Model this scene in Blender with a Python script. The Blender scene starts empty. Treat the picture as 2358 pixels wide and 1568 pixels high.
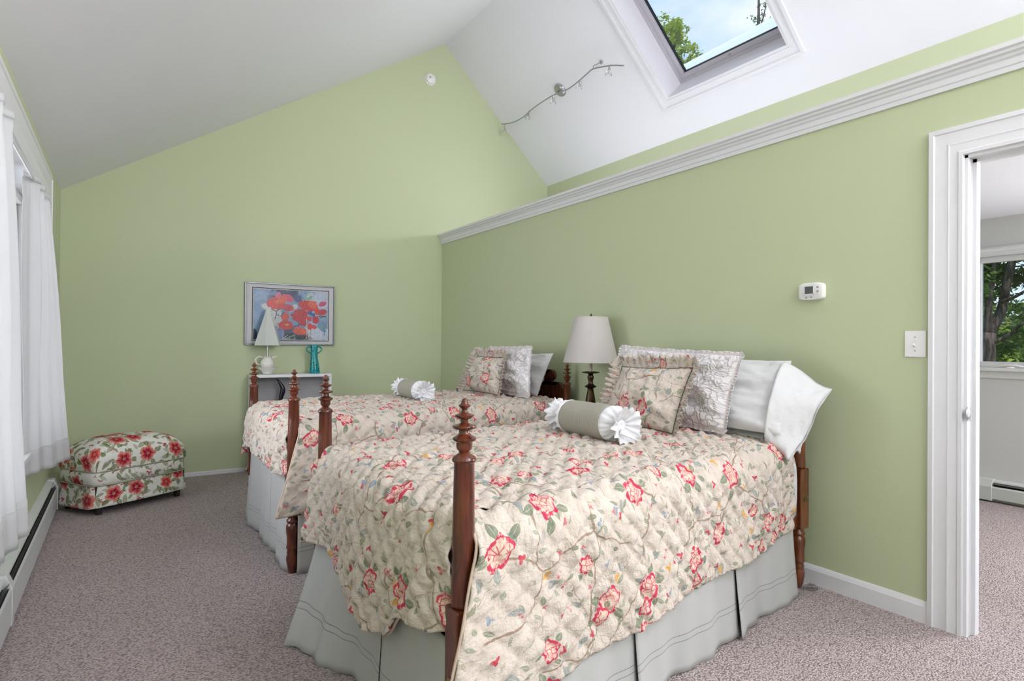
import bpy, math, random
import numpy as np
from mathutils import Vector, Matrix, noise as mnoise
PI = math.pi
sc = bpy.context.scene
col = sc.collection
rnd = random.Random(7)

# ---------------------------------------------------------------- camera
cam_d = bpy.data.cameras.new('camera')
cam = bpy.data.objects.new('camera', cam_d); col.objects.link(cam)
yaw, pit, rol = math.radians(32.56), math.radians(0.36), math.radians(0.5)
Fv = Vector((math.sin(yaw)*math.cos(pit), math.cos(yaw)*math.cos(pit), math.sin(pit)))
R0 = Vector((math.cos(yaw), -math.sin(yaw), 0)); U0 = R0.cross(Fv)
Rv = math.cos(rol)*R0 + math.sin(rol)*U0; Uv = -math.sin(rol)*R0 + math.cos(rol)*U0
Mx = Matrix((Rv, Uv, -Fv)).transposed().to_4x4(); Mx.translation = Vector((0, 0, 1.21))
cam.matrix_world = Mx
cam_d.sensor_fit = 'HORIZONTAL'; cam_d.sensor_width = 36.0
cam_d.lens = 36.0*1400/2358
cam_d.clip_start = 0.02; cam_d.clip_end = 500
sc.camera = cam
sc.view_settings.view_transform = 'Standard'
sc.view_settings.look = 'None'
sc.view_settings.gamma = 1.0
sc.view_settings.use_curve_mapping = False
sc.view_settings.exposure = 0.25

# ---------------------------------------------------------------- world
W = bpy.data.worlds.new('sky'); sc.world = W; W.use_nodes = True
nt = W.node_tree; nt.nodes.clear()
wo = nt.nodes.new('ShaderNodeOutputWorld'); bg = nt.nodes.new('ShaderNodeBackground')
tc = nt.nodes.new('ShaderNodeTexCoord'); sx = nt.nodes.new('ShaderNodeSeparateXYZ')
rp = nt.nodes.new('ShaderNodeValToRGB')
rp.color_ramp.elements[0].position = 0.0; rp.color_ramp.elements[0].color = (.70, .84, 1.0, 1)
rp.color_ramp.elements[1].position = 0.75; rp.color_ramp.elements[1].color = (.26, .52, .88, 1)
nz = nt.nodes.new('ShaderNodeTexNoise'); nz.inputs['Scale'].default_value = 3.2; nz.inputs['Detail'].default_value = 6; nz.inputs['Roughness'].default_value = .55
mpn = nt.nodes.new('ShaderNodeMapping'); mpn.inputs['Scale'].default_value = (1, 1, 2.2); mpn.inputs['Location'].default_value = (.35, .1, 0)
cr = nt.nodes.new('ShaderNodeMapRange'); cr.inputs['From Min'].default_value = .54; cr.inputs['From Max'].default_value = .80
mxc = nt.nodes.new('ShaderNodeMix'); mxc.data_type = 'RGBA'; mxc.inputs[7].default_value = (.92, .95, 1, 1)
L = nt.links.new
L(tc.outputs['Generated'], sx.inputs[0]); L(sx.outputs['Z'], rp.inputs[0])
L(tc.outputs['Generated'], mpn.inputs[0]); L(mpn.outputs[0], nz.inputs['Vector']); L(nz.outputs[0], cr.inputs[0])
L(cr.outputs[0], mxc.inputs[0]); L(rp.outputs[0], mxc.inputs[6]); L(mxc.outputs[2], bg.inputs['Color'])
bg.inputs['Strength'].default_value = 1.0
L(bg.outputs[0], wo.inputs[0])

# ---------------------------------------------------------------- sun, daylight through the windows, added fill lamps
def sun(dirv, e):
    d = bpy.data.lights.new('sun', 'SUN'); d.energy = e; d.angle = math.radians(1.0); d.color = (1, .94, .85)
    o = bpy.data.objects.new('sun', d); col.objects.link(o)
    o.rotation_euler = Vector(dirv).to_track_quat('-Z', 'Y').to_euler()
def area(name, loc, dirv, sx_, sy_, p, c):
    d = bpy.data.lights.new(name, 'AREA'); d.shape = 'RECTANGLE'; d.size = sx_; d.size_y = sy_; d.energy = p; d.color = c
    o = bpy.data.objects.new(name, d); col.objects.link(o); o.location = loc
    o.rotation_euler = Vector(dirv).to_track_quat('-Z', 'Y').to_euler()
sun((.38, .62, -1.0), 3.2)
area('daylight_back_window', (.85, -2.35, 1.75), (0, 1, .10), 1.2, 1.9, 26, (.98, .96, 1.0))
area('daylight_side_window', (-.60, 3.5, 1.4), (1, 0, 0), 2.8, 1.45, 56, (.92, .94, 1))
area('daylight_next_room', (5.70, -.1, 1.45), (-1, .35, 0), 1.4, .9, 105, (.96, .96, 1))
area('ceiling_fill', (2.45, -1.9, 2.55), (-.75, .75, 1), 1.0, 1.0, 120, (.96, .945, 1))  # added fill lamp behind the camera, brightens the ceiling and far end
area('ledge_fill', (4.10, 3.8, 2.64), (-1, 0, -.22), 2.8, .20, 20, (.96, .945, 1))  # added lamp hidden on the ledge to lift the slopes; no cove fitting
area('rear_ridge_fill', (2.5, -1.0, 4.15), (-.34, 1, -.40), .9, .9, 46, (.97, .95, 1))  # added fill under the ridge behind the camera; no skylight opening there

# ---------------------------------------------------------------- mesh helpers
ORG = {}
class MB:
    def __init__(s): s.v = []; s.f = []; s.uv = []; s.mi = []
    def add(s, vs, fs, uvs=None, mi=0):
        b = len(s.v); s.v += [tuple(p) for p in vs]
        for f in fs:
            s.f.append(tuple(b+i for i in f)); s.mi.append(mi)
        s.uv += list(uvs) if uvs is not None else [(0, 0)]*len(vs)
        return b
    def box(s, a, b, mi=0):
        x0, y0, z0 = a; x1, y1, z1 = b
        x0, x1 = sorted((x0, x1)); y0, y1 = sorted((y0, y1)); z0, z1 = sorted((z0, z1))
        vs = [(x0, y0, z0), (x1, y0, z0), (x1, y1, z0), (x0, y1, z0), (x0, y0, z1), (x1, y0, z1), (x1, y1, z1), (x0, y1, z1)]
        s.add(vs, [(0, 3, 2, 1), (4, 5, 6, 7), (0, 1, 5, 4), (1, 2, 6, 5), (2, 3, 7, 6), (3, 0, 4, 7)], mi=mi); return s
    def obox(s, c, ex, ey, ez):
        c, ex, ey, ez = map(Vector, (c, ex, ey, ez))
        vs = [c+a*ex+b*ey+d*ez for d in (-1, 1) for a, b in ((-1, -1), (1, -1), (1, 1), (-1, 1))]
        s.add(vs, [(0, 3, 2, 1), (4, 5, 6, 7), (0, 1, 5, 4), (1, 2, 6, 5), (2, 3, 7, 6), (3, 0, 4, 7)]); return s
    def lathe(s, c, prof, n=32, ax=(0, 0, 1), caps=True, mi=0):
        ax = Vector(ax).normalized(); c = Vector(c)
        t = Vector((1, 0, 0)) if abs(ax.x) < .9 else Vector((0, 1, 0))
        e1 = ax.cross(t).normalized(); e2 = ax.cross(e1)
        vs = []; uv = []
        for r, h in prof:
            for i in range(n):
                a = 2*PI*i/n; vs.append(c+ax*h+e1*(r*math.cos(a))+e2*(r*math.sin(a))); uv.append((a*max(r, .01), h))
        fs = [(j*n+i, j*n+(i+1) % n, (j+1)*n+(i+1) % n, (j+1)*n+i) for j in range(len(prof)-1) for i in range(n)]
        if caps:
            fs.append(tuple(range(n-1, -1, -1))); fs.append(tuple((len(prof)-1)*n+i for i in range(n)))
        s.add(vs, fs, uv, mi); return s
    def tube(s, pts, rad, n=10, caps=True):
        pts = [Vector(p) for p in pts]
        if not hasattr(rad, '__len__'): rad = [rad]*len(pts)
        vs = []; up = Vector((0, 0, 1)); pe = None
        for i, p in enumerate(pts):
            d = (pts[min(i+1, len(pts)-1)]-pts[max(i-1, 0)])
            d = d.normalized() if d.length > 1e-9 else Vector((0, 0, 1))
            if pe is None:
                e1 = d.cross(up if abs(d.z) < .95 else Vector((1, 0, 0))).normalized()
            else:
                e1 = (pe-d*pe.dot(d)).normalized()
            pe = e1; e2 = d.cross(e1)
            for k in range(n):
                a = 2*PI*k/n; vs.append(p+(e1*math.cos(a)+e2*math.sin(a))*rad[i])
        fs = [(j*n+i, j*n+(i+1) % n, (j+1)*n+(i+1) % n, (j+1)*n+i) for j in range(len(pts)-1) for i in range(n)]
        if caps: fs.append(tuple(range(n-1, -1, -1))); fs.append(tuple((len(pts)-1)*n+i for i in range(n)))
        s.add(vs, fs); return s
    def grid(s, P, UV=None, flip=False, wrap=False):
        n, m = len(P), len(P[0]); vs = [p for r in P for p in r]
        uv = [q for r in UV for q in r] if UV is not None else None
        fs = []
        for i in range(n-1):
            for j in range(m if wrap else m-1):
                q = (i*m+j, i*m+(j+1) % m, (i+1)*m+(j+1) % m, (i+1)*m+j)
                fs.append(q[::-1] if flip else q)
        s.add(vs, fs, uv); return s
    def prism(s, poly, axis, a, b):
        # poly: 2-D points in the plane across axis; axis 0: (y,z), 1: (x,z), 2: (x,y)
        def P(q, t): return (t, q[0], q[1]) if axis == 0 else ((q[0], t, q[1]) if axis == 1 else (q[0], q[1], t))
        n = len(poly); vs = [P(q, a) for q in poly]+[P(q, b) for q in poly]
        fs = [tuple(range(n)), tuple(range(2*n-1, n-1, -1))]+[(i, i+n, (i+1) % n+n, (i+1) % n) for i in range(n)]
        s.add(vs, fs); return s
    def build(s, name, mat, parent=None, org=None, smooth=0, bevel=0, label=None, solid=0, sub=0):
        if parent is not None: org = ORG[parent]
        if org is None:
            A = np.array(s.v); org = ((A[:, 0].min()+A[:, 0].max())/2, (A[:, 1].min()+A[:, 1].max())/2, A[:, 2].min())
        ox, oy, oz = org
        me = bpy.data.meshes.new(name)
        me.from_pydata([(x-ox, y-oy, z-oz) for x, y, z in s.v], [], s.f)
        uvl = me.uv_layers.new(name='UVMap')
        li = np.zeros(len(me.loops), dtype=np.int32); me.loops.foreach_get('vertex_index', li)
        uvl.data.foreach_set('uv', np.array(s.uv, dtype=np.float32)[li].ravel())
        mats = mat if isinstance(mat, (list, tuple)) else [mat]
        for m in mats: me.materials.append(m)
        if len(mats) > 1: me.polygons.foreach_set('material_index', s.mi)
        me.validate(); 
        if smooth:
            me.polygons.foreach_set('use_smooth', [True]*len(me.polygons))
            if smooth > 1: me.set_sharp_from_angle(angle=math.radians(smooth))
        o = bpy.data.objects.new(name, me); col.objects.link(o)
        ORG[o] = org
        if parent is not None: o.parent = parent
        else: o.location = org
        if solid:
            md = o.modifiers.new('thickness', 'SOLIDIFY'); md.thickness = solid; md.offset = 0
        if bevel:
            md = o.modifiers.new('bevel', 'BEVEL'); md.width = bevel; md.segments = 2; md.limit_method = 'ANGLE'; md.angle_limit = math.radians(40)
        if sub:
            md = o.modifiers.new('sub', 'SUBSURF'); md.levels = sub; md.render_levels = sub
        if label: o['label'] = label
        return o
def empty(name, loc):
    o = bpy.data.objects.new(name, None); col.objects.link(o); o.location = loc; o.empty_display_size = .1
    ORG[o] = tuple(loc); return o
def tag(o, label, cat, group=None):
    o['label'] = label; o['category'] = cat
    if group: o['group'] = group
    return o
def struct(o, label=None, cat=None):
    o['kind'] = 'structure'
    if label: o['label'] = label
    if cat: o['category'] = cat
    return o

# ---------------------------------------------------------------- material helpers
class G:
    def __init__(s, name):
        s.m = bpy.data.materials.new(name); s.m.use_nodes = True; s.t = s.m.node_tree
        s.p = s.t.nodes['Principled BSDF']; s.x = 0
    def n(s, typ, **kw):
        nd = s.t.nodes.new(typ)
        for k, v in kw.items():
            if hasattr(nd, k): setattr(nd, k, v)
        return nd
    def put(s, sock, v):
        if isinstance(v, bpy.types.NodeSocket): s.t.links.new(v, sock)
        elif v is not None:
            if isinstance(v, (tuple, list)) and len(v) == 3 and sock.type == 'RGBA': v = (*v, 1)
            sock.default_value = v
    def math(s, op, a, b=None, c=None, clamp=False):
        nd = s.n('ShaderNodeMath', operation=op); nd.use_clamp = clamp
        s.put(nd.inputs[0], a)
        if b is not None: s.put(nd.inputs[1], b)
        if c is not None: s.put(nd.inputs[2], c)
        return nd.outputs[0]
    def vm(s, op, a, b=None, scale=None):
        nd = s.n('ShaderNodeVectorMath', operation=op); s.put(nd.inputs[0], a)
        if b is not None: s.put(nd.inputs[1], b)
        if scale is not None: s.put(nd.inputs[3], scale)
        return nd.outputs['Value'] if op in ('LENGTH', 'DOT_PRODUCT') else nd.outputs[0]
    def mix(s, f, a, b):
        nd = s.n('ShaderNodeMix', data_type='RGBA'); s.put(nd.inputs[0], f); s.put(nd.inputs[6], a); s.put(nd.inputs[7], b); return nd.outputs[2]
    def noise(s, v, scale, detail=2, rough=.5, color=False):
        nd = s.n('ShaderNodeTexNoise'); s.put(nd.inputs['Vector'], v); nd.inputs['Scale'].default_value = scale
        nd.inputs['Detail'].default_value = detail; nd.inputs['Roughness'].default_value = rough
        return nd.outputs[1 if color else 0]
    def ss(s, v, a, b):   # smooth step from a (0) to b (1)
        nd = s.n('ShaderNodeMapRange', interpolation_type='SMOOTHSTEP'); s.put(nd.inputs[0], v)
        s.put(nd.inputs[1], a); s.put(nd.inputs[2], b); return nd.outputs[0]
    def coord(s, w='Object'): return s.n('ShaderNodeTexCoord').outputs[w]
    def bump(s, h, strength=.3, dist=.01, nrm=None):
        nd = s.n('ShaderNodeBump'); nd.inputs['Strength'].default_value = strength; nd.inputs['Distance'].default_value = dist
        s.put(nd.inputs['Height'], h)
        if nrm is not None: s.put(nd.inputs['Normal'], nrm)
        s.t.links.new(nd.outputs[0], s.p.inputs['Normal']); return nd.outputs[0]
    def setp(s, **kw):
        for k, v in kw.items(): s.put(s.p.inputs[k.replace('_', ' ')], v)
        return s
def plain(name, c, rough=.5, metal=0, spec=None, noise_amt=.04, bump=0, scale=30):
    g = G(name); co = g.coord(); n = g.noise(co, scale, 3)
    dark = tuple(x*(1-noise_amt*2) for x in c)
    g.setp(Base_Color=g.mix(n, dark, tuple(min(1, x*(1+noise_amt*.5)) for x in c)), Roughness=rough, Metallic=metal)
    if spec is not None: g.p.inputs['Specular IOR Level'].default_value = spec
    if bump: g.bump(g.noise(co, scale*4, 3), bump, .002)
    return g.m
def glass(name, tint=(1, 1, 1), rough=0, ior=1.45, thin=False):
    g = G(name)
    if thin:
        g.t.nodes.remove(g.p); out = [n for n in g.t.nodes if n.type == 'OUTPUT_MATERIAL'][0]
        tr = g.n('ShaderNodeBsdfTransparent'); tr.inputs[0].default_value = (*tint, 1)
        gl = g.n('ShaderNodeBsdfGlossy'); gl.inputs['Roughness'].default_value = .01
        fr = g.n('ShaderNodeFresnel'); fr.inputs[0].default_value = 1.35
        mx = g.n('ShaderNodeMixShader'); g.t.links.new(fr.outputs[0], mx.inputs[0]); g.t.links.new(tr.outputs[0], mx.inputs[1]); g.t.links.new(gl.outputs[0], mx.inputs[2])
        g.t.links.new(mx.outputs[0], out.inputs[0])
    else:
        g.setp(Base_Color=tint, Roughness=rough, IOR=ior); g.p.inputs['Transmission Weight'].default_value = 1
    return g.m

M = {}
def wallpaint(name, c):
    g = G(name); co = g.coord(); n = g.noise(co, 1.2, 2)
    g.setp(Base_Color=g.mix(n, tuple(x*.985 for x in c), c), Roughness=.62)
    g.p.inputs['Specular IOR Level'].default_value = .3
    g.bump(g.noise(co, 260, 3), .06, .001); return g.m
M['green'] = wallpaint('sage_green_paint', (.525, .58, .375))
M['ceil'] = wallpaint('ceiling_white_paint', (.82, .82, .86))
M['wall2'] = wallpaint('pale_grey_paint', (.66, .66, .67))
M['trim'] = plain('white_trim_gloss', (.76, .76, .79), .35, noise_amt=.01, scale=8)
M['white_plastic'] = plain('white_plastic', (.80, .79, .77), .3, noise_amt=.01)
M['heater'] = plain('white_enamel', (.62, .64, .63), .4, noise_amt=.02)
M['dark'] = plain('dark_void', (.012, .012, .013), .6)
M['steel'] = plain('brushed_steel', (.48, .48, .49), .32, 1, noise_amt=.06)
M['fins'] = plain('grey_aluminium', (.30, .31, .31), .45, .8, noise_amt=.1)
M['sash'] = plain('grey_painted_sash', (.50, .48, .52), .4, noise_amt=.02)
M['reveal'] = plain('white_reveal', (.78, .76, .80), .5, noise_amt=.01)
M['black'] = plain('black_glaze', (.006, .008, .018), .22, noise_amt=.1)
M['foot'] = plain('black_foot', (.02, .02, .02), .4)
M['brass'] = plain('aged_brass', (.085, .058, .03), .36, .85, noise_amt=.3, scale=18)
M['bolt'] = plain('aged_brass_cover', (.26, .17, .07), .35, .9, noise_amt=.2)
M['candle'] = plain('ivory_sleeve', (.62, .58, .46), .5)
M['ceramic'] = plain('white_glazed_ceramic', (.80, .78, .72), .15, noise_amt=.02)
M['panel_grey'] = plain('shelf_back_grey', (.36, .35, .36), .6)
M['white_cotton'] = None
M['winglass'] = glass('window_glass', thin=True)
M['clear'] = glass('clear_glass', (.95, .95, .95), .02)
M['crystal'] = glass('crystal_glass', (.97, .97, .97), .15)

def wood(name, dark, light, rough=.22):
    g = G(name); co = g.coord()
    st = g.n('ShaderNodeMapping'); g.put(st.inputs[0], co); st.inputs['Scale'].default_value = (26, 26, 2.2)
    n = g.noise(st.outputs[0], 1.6, 5, .6); w = g.noise(co, 5, 2)
    f = g.ss(g.math('ADD', g.math('MULTIPLY', n, .75), g.math('MULTIPLY', w, .3)), .38, .68)
    g.setp(Base_Color=g.mix(f, dark, light), Roughness=rough); g.p.inputs['Coat Weight'].default_value = .5; g.p.inputs['Coat Roughness'].default_value = .12
    g.bump(n, .05, .001); return g.m
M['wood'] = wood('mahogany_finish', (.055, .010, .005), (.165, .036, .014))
M['wood_head'] = wood('lit_mahogany_finish', (.09, .022, .008), (.22, .062, .02))  # brighter copy of the mahogany, light on the head posts put into the colour
M['nightstand'] = wood('dark_nightstand_wood', (.035, .012, .006), (.10, .035, .015))

def carpet():
    g = G('looped_carpet'); co = g.coord()
    wv = g.vm('ADD', co, g.vm('SCALE', g.noise(co, 40, 2, color=True), scale=.012))
    mp = g.n('ShaderNodeMapping'); g.put(mp.inputs[0], wv); mp.inputs['Scale'].default_value = (1, 1.5, 1); mp.inputs['Rotation'].default_value = (0, 0, .5)
    vo = g.n('ShaderNodeTexVoronoi'); g.put(vo.inputs['Vector'], mp.outputs[0]); vo.inputs['Scale'].default_value = 105
    d = vo.outputs['Distance']; rc = vo.outputs['Color']
    sp = g.n('ShaderNodeSeparateColor'); g.put(sp.inputs[0], rc)
    big = g.noise(co, 1.3, 3); mid = g.noise(co, 22, 3)
    base = g.mix(big, (.49, .415, .40), (.57, .495, .48))
    base = g.mix(g.math('MULTIPLY', g.ss(mid, .4, .7), .25), base, (.60, .53, .52))
    pit_ = g.math('MULTIPLY', g.ss(d, .38, .75), .75)
    spk = g.math('MULTIPLY', g.ss(sp.outputs[0], .80, .95), .5)
    c = g.mix(pit_, base, (.19, .145, .14)); c = g.mix(spk, c, (.22, .17, .17))
    g.setp(Base_Color=c, Roughness=.95); g.p.inputs['Specular IOR Level'].default_value = .1
    g.bump(g.math('SUBTRACT', 1, d), .9, .006); return g.m
M['carpet'] = carpet()

def cloth(name, c, rough=.85, weave=700, wr=.25, trans=0, stitch=None, grey=(.2, .2, .2)):
    g = G(name); uv = g.coord('UV'); co = g.coord()
    n = g.noise(co, 9, 3); big = g.noise(co, 30, 4, .6)
    base = g.mix(n, tuple(x*.96 for x in c), c)
    if stitch:
        sp = g.n('ShaderNodeSeparateXYZ'); g.put(sp.inputs[0], uv); v = sp.outputs[1]
        dash = g.ss(g.math('SINE', g.math('MULTIPLY', sp.outputs[0], 520)), -.6, .3)
        for s0 in stitch:
            f = g.ss(g.math('ABSOLUTE', g.math('SUBTRACT', v, s0)), .0022, .0009)
            base = g.mix(g.math('MULTIPLY', f, g.math('ADD', .55, g.math('MULTIPLY', dash, .4))), base, grey)
    g.setp(Base_Color=base, Roughness=rough); g.p.inputs['Specular IOR Level'].default_value = .15
    if 'Sheen Weight' in g.p.inputs: g.p.inputs['Sheen Weight'].default_value = .1
    g.bump(g.math('ADD', big, g.math('MULTIPLY', g.noise(co, weave, 2), .25)), wr, .006)
    if trans:
        out = [k for k in g.t.nodes if k.type == 'OUTPUT_MATERIAL'][0]
        tr = g.n('ShaderNodeBsdfTranslucent'); g.put(tr.inputs[0], tuple(min(1, x*1.05) for x in c))
        mx = g.n('ShaderNodeMixShader'); mx.inputs[0].default_value = trans
        g.t.links.new(g.p.outputs[0], mx.inputs[1]); g.t.links.new(tr.outputs[0], mx.inputs[2]); g.t.links.new(mx.outputs[0], out.inputs[0])
    return g.m
M['curtain'] = cloth('white_curtain_cloth', (.72, .72, .73), trans=.35, wr=.05)
M['skirt'] = cloth('white_bed_skirt_cloth', (.50, .50, .49), stitch=(.118, .140), wr=.2, trans=.05)
M['sheet'] = cloth('white_sheet_cloth', (.76, .78, .84), wr=.15)
M['pillow'] = cloth('white_pillow_cotton', (.72, .72, .73), wr=.7)
M['shade'] = cloth('cream_shade_linen', (.64, .60, .58), wr=.05, trans=.12)
M['shade_white'] = cloth('white_shade_linen', (.66, .68, .66), wr=.03, trans=.1)
M['piping'] = cloth('green_piping', (.10, .13, .09), wr=.05)
M['binding'] = cloth('peach_binding', (.60, .46, .38), wr=.2)
M['lace'] = cloth('white_eyelet_cotton', (.82, .82, .85), wr=.45)
M['pink_piping'] = cloth('pale_pink_piping', (.72, .62, .58), wr=.05)
def ribbed():
    g = G('ribbed_taupe_cotton'); uv = g.coord('UV'); sp = g.n('ShaderNodeSeparateXYZ'); g.put(sp.inputs[0], uv)
    w = g.math('SINE', g.math('MULTIPLY', sp.outputs[1], 820)); n = g.noise(uv, 300, 3)
    f = g.math('MULTIPLY', g.ss(w, -.9, .9), g.math('ADD', .55, g.math('MULTIPLY', n, .7)))
    g.setp(Base_Color=g.mix(f, (.24, .225, .18), (.52, .50, .42)), Roughness=.9); g.bump(w, .4, .002); return g.m
M['ribbed'] = ribbed()
def tufted():
    g = G('white_tufted_cotton'); uv = g.coord('UV')
    wv = g.vm('ADD', uv, g.vm('SCALE', g.noise(uv, 14, 3, color=True), scale=.09))
    vo = g.n('ShaderNodeTexVoronoi', voronoi_dimensions='2D', feature='DISTANCE_TO_EDGE'); g.put(vo.inputs['Vector'], wv); vo.inputs['Scale'].default_value = 26
    w2 = g.n('ShaderNodeTexWave', wave_type='RINGS'); g.put(w2.inputs[0], g.vm('ADD', uv, g.vm('SCALE', g.noise(uv, 7, 2, color=True), scale=.2))); w2.inputs['Scale'].default_value = 16; w2.inputs['Distortion'].default_value = 4
    n2 = g.noise(uv, 120, 3)
    h = g.math('ADD', g.math('ADD', g.ss(vo.outputs[0], .0, .22), g.math('MULTIPLY', w2.outputs[1], .5)), g.math('MULTIPLY', n2, .35))
    g.setp(Base_Color=g.mix(g.ss(h, .1, 1.3), (.56, .53, .555), (.78, .75, .76)), Roughness=.95); g.p.inputs['Specular IOR Level'].default_value = .05; g.bump(h, .42, .008); return g.m
M['tufted'] = tufted()

def floral(name, kind='quilt', k=1.0):
    """printed chintz: everything is drawn from cell patterns in the cloth's own metres"""
    g = G(name); uv0 = g.coord('UV')
    uv = g.vm('ADD', uv0, g.vm('SCALE', g.vm('SUBTRACT', g.noise(uv0, 28, 2, color=True), (.5, .5, .5)), scale=.010))
    fine = g.noise(uv0, 150, 3); mid = g.noise(uv0, 60, 3); mid2 = g.noise(uv0, 38, 2)
    big = kind == 'ottoman'
    base = g.mix(g.noise(uv0, 6, 2), (.62, .53, .455), (.67, .60, .54)) if not big else g.mix(mid, (.66, .65, .58), (.76, .76, .71))
    def cell(scale, off, rnd_=1.0):
        v = g.vm('ADD', g.vm('SCALE', uv, scale=scale), (off, off*.37, 0))
        nd = g.n('ShaderNodeTexVoronoi', voronoi_dimensions='2D'); g.put(nd.inputs['Vector'], v)
        nd.inputs['Scale'].default_value = 1; nd.inputs['Randomness'].default_value = rnd_
        p = g.vm('SUBTRACT', v, nd.outputs['Position'])
        sp = g.n('ShaderNodeSeparateColor'); g.put(sp.inputs[0], nd.outputs['Color'])
        ro = g.n('ShaderNodeVectorRotate', rotation_type='Z_AXIS'); g.put(ro.inputs['Vector'], p); g.put(ro.inputs['Angle'], g.math('MULTIPLY', sp.outputs[0], 6.283))
        q = g.n('ShaderNodeSeparateXYZ'); g.put(q.inputs[0], g.vm('SCALE', ro.outputs[0], scale=1/scale))
        x, y = q.outputs[0], q.outputs[1]
        r = g.math('SQRT', g.math('ADD', g.math('MULTIPLY', x, x), g.math('MULTIPLY', y, y)))
        a = g.math('ARCTAN2', y, x)
        return x, y, r, a, sp.outputs
    def leafshape(x, y, l, w):
        ty = g.math('DIVIDE', y, l)
        ww = g.math('MULTIPLY', g.math('SUBTRACT', 1, g.math('MULTIPLY', ty, ty)), w)
        return g.ss(g.math('SUBTRACT', ww, g.math('ABSOLUTE', x)), 0, .0015), x
    def over(c, f, colr): return g.mix(f, c, colr)
    mul = lambda *a: a[0] if len(a) == 1 else g.math('MULTIPLY', a[0], mul(*a[1:]))
    c = base
    # winding branches and vines
    wv = g.vm('SCALE', uv0, scale=1)
    def vine(scale, off, w, colr, c, gate=.5, amt=.8):
        dv = g.vm('ADD', wv, g.vm('SCALE', g.noise(wv, scale*1.3, 3, .55, color=True), scale=.42/scale))
        nd = g.n('ShaderNodeTexVoronoi', voronoi_dimensions='2D', feature='DISTANCE_TO_EDGE'); g.put(nd.inputs['Vector'], g.vm('ADD', g.vm('SCALE', dv, scale=scale), (off, off*.7, 0)))
        nd.inputs['Scale'].default_value = 1; d = g.math('DIVIDE', nd.outputs[0], scale)
        gt = g.ss(g.noise(g.vm('ADD', wv, (off*2, 1, 0)), 4.2, 1), gate-.02, gate+.02)
        wn = g.math('MULTIPLY', w, g.math('ADD', .35, g.math('MULTIPLY', mid2, 1.3)))
        f = mul(g.ss(g.math('SUBTRACT', wn, d), 0, .0012), gt, g.math('ADD', .35, g.math('MULTIPLY', fine, .9)), amt)
        return over(c, g.math('MINIMUM', f, 1), colr)
    if not big:
        c = vine(3.6*k, 3.1, .0038, (.27, .16, .10), c, .47, .9)
        c = vine(6.5*k, 9.4, .0016, (.30, .24, .16), c, .49, .8)
        c = vine(9*k, 5.7, .0013, (.32, .33, .22), c, .52, .7)
    else:
        c = vine(9, 3.1, .0018, (.20, .18, .10), c, .45)
    # scattered leaves
    greens = [(.20, .235, .145), (.30, .335, .24), (.27, .31, .30), (.38, .35, .24)] if not big else [(.12, .15, .045), (.24, .27, .13), (.33, .37, .24), (.15, .15, .05)]
    specs = [(13*k, 1.3, .020, .0075, 0, .55), (16*k, 7.7, .015, .006, 1, .5), (11*k, 4.2, .024, .010, 2, .45), (17*k, 11.9, .012, .0045, 3, .5)]
    if big: specs = [(10, 1.3, .040, .015, 0, .68), (9, 7.7, .045, .017, 1, .6), (13, 4.2, .03, .012, 2, .5), (15, 11.9, .026, .010, 3, .6)]
    for s_, of, l, w, gi, dens in specs:
        x, y, r, a, cc = cell(s_, of)
        f, xx = leafshape(x, y, l/k, w/k); vein = g.ss(g.math('ABSOLUTE', xx), .0005, .0016)
        f = mul(f, g.ss(cc[1], 1-dens-.01, 1-dens), g.math('ADD', .40, g.math('MULTIPLY', mid, .75)), g.math('ADD', .65, g.math('MULTIPLY', vein, .35)))
        c = over(c, g.math('MINIMUM', f, .93), greens[gi])
    # small blossoms
    sm = [(9.5*k, 21.3, .0125, (.56, .035, .075), .42), (11*k, 31.7, .010, (.62, .16, .18), .35), (8.5*k, 44.1, .014, (.25, .32, .42), .30), (7*k, 52.9, .017, (.72, .38, .10), .22)]
    if big: sm = [(9, 21.3, .018, (.42, .02, .06), .5), (10, 31.7, .016, (.40, .20, .16), .5), (11, 44.1, .012, (.30, .12, .12), .5)]
    for s_, of, R_, colr, dens in sm:
        x, y, r, a, cc = cell(s_, of)
        Rp = g.math('MULTIPLY', R_/k, g.math('ADD', .8, g.math('MULTIPLY', g.math('SINE', g.math('MULTIPLY', a, 3)), .32)))
        f = g.ss(g.math('SUBTRACT', Rp, r), 0, .0015); f = mul(f, g.ss(cc[2], 1-dens-.01, 1-dens), g.ss(mid2, .30, .5))
        c = over(c, g.math('MULTIPLY', f, .9), colr)
    # roses with their leaves
    rs = [(3.9*k, 61.3, .047, .66), (4.6*k, 93.3, .030, .45)] if not big else [(4.6, 61.3, .060, .80), (4.9, 83.1, .050, .5)]
    for ri, (s_, of, R_, dens) in enumerate(rs):
        x, y, r, a, cc = cell(s_, of, .75); R_ = R_/k
        on_ = g.ss(cc[1], 1-dens-.01, 1-dens)
        # leaves round the flower
        a3 = g.math('SUBTRACT', g.math('FRACT', g.math('MULTIPLY', a, 5/(2*PI))), .5)
        lx = g.math('MULTIPLY', g.math('MULTIPLY', a3, 2*PI/5), r)
        t = g.math('DIVIDE', g.math('SUBTRACT', r, R_*1.32), R_*.48)
        lw = g.math('MULTIPLY', g.math('SUBTRACT', 1, g.math('MULTIPLY', t, t)), R_*.30)
        lf = mul(g.ss(g.math('SUBTRACT', lw, g.math('ABSOLUTE', lx)), 0, .0015), g.ss(g.math('SINE', a), -.35, -.25), on_)
        vn = g.ss(g.math('ABSOLUTE', lx), .0006, .002)
        c = over(c, mul(lf, g.math('ADD', .6, g.math('MULTIPLY', vn, .35)), g.math('ADD', .55, g.math('MULTIPLY', mid, .6))), (.18, .225, .145) if not big else (.14, .17, .05))
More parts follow.
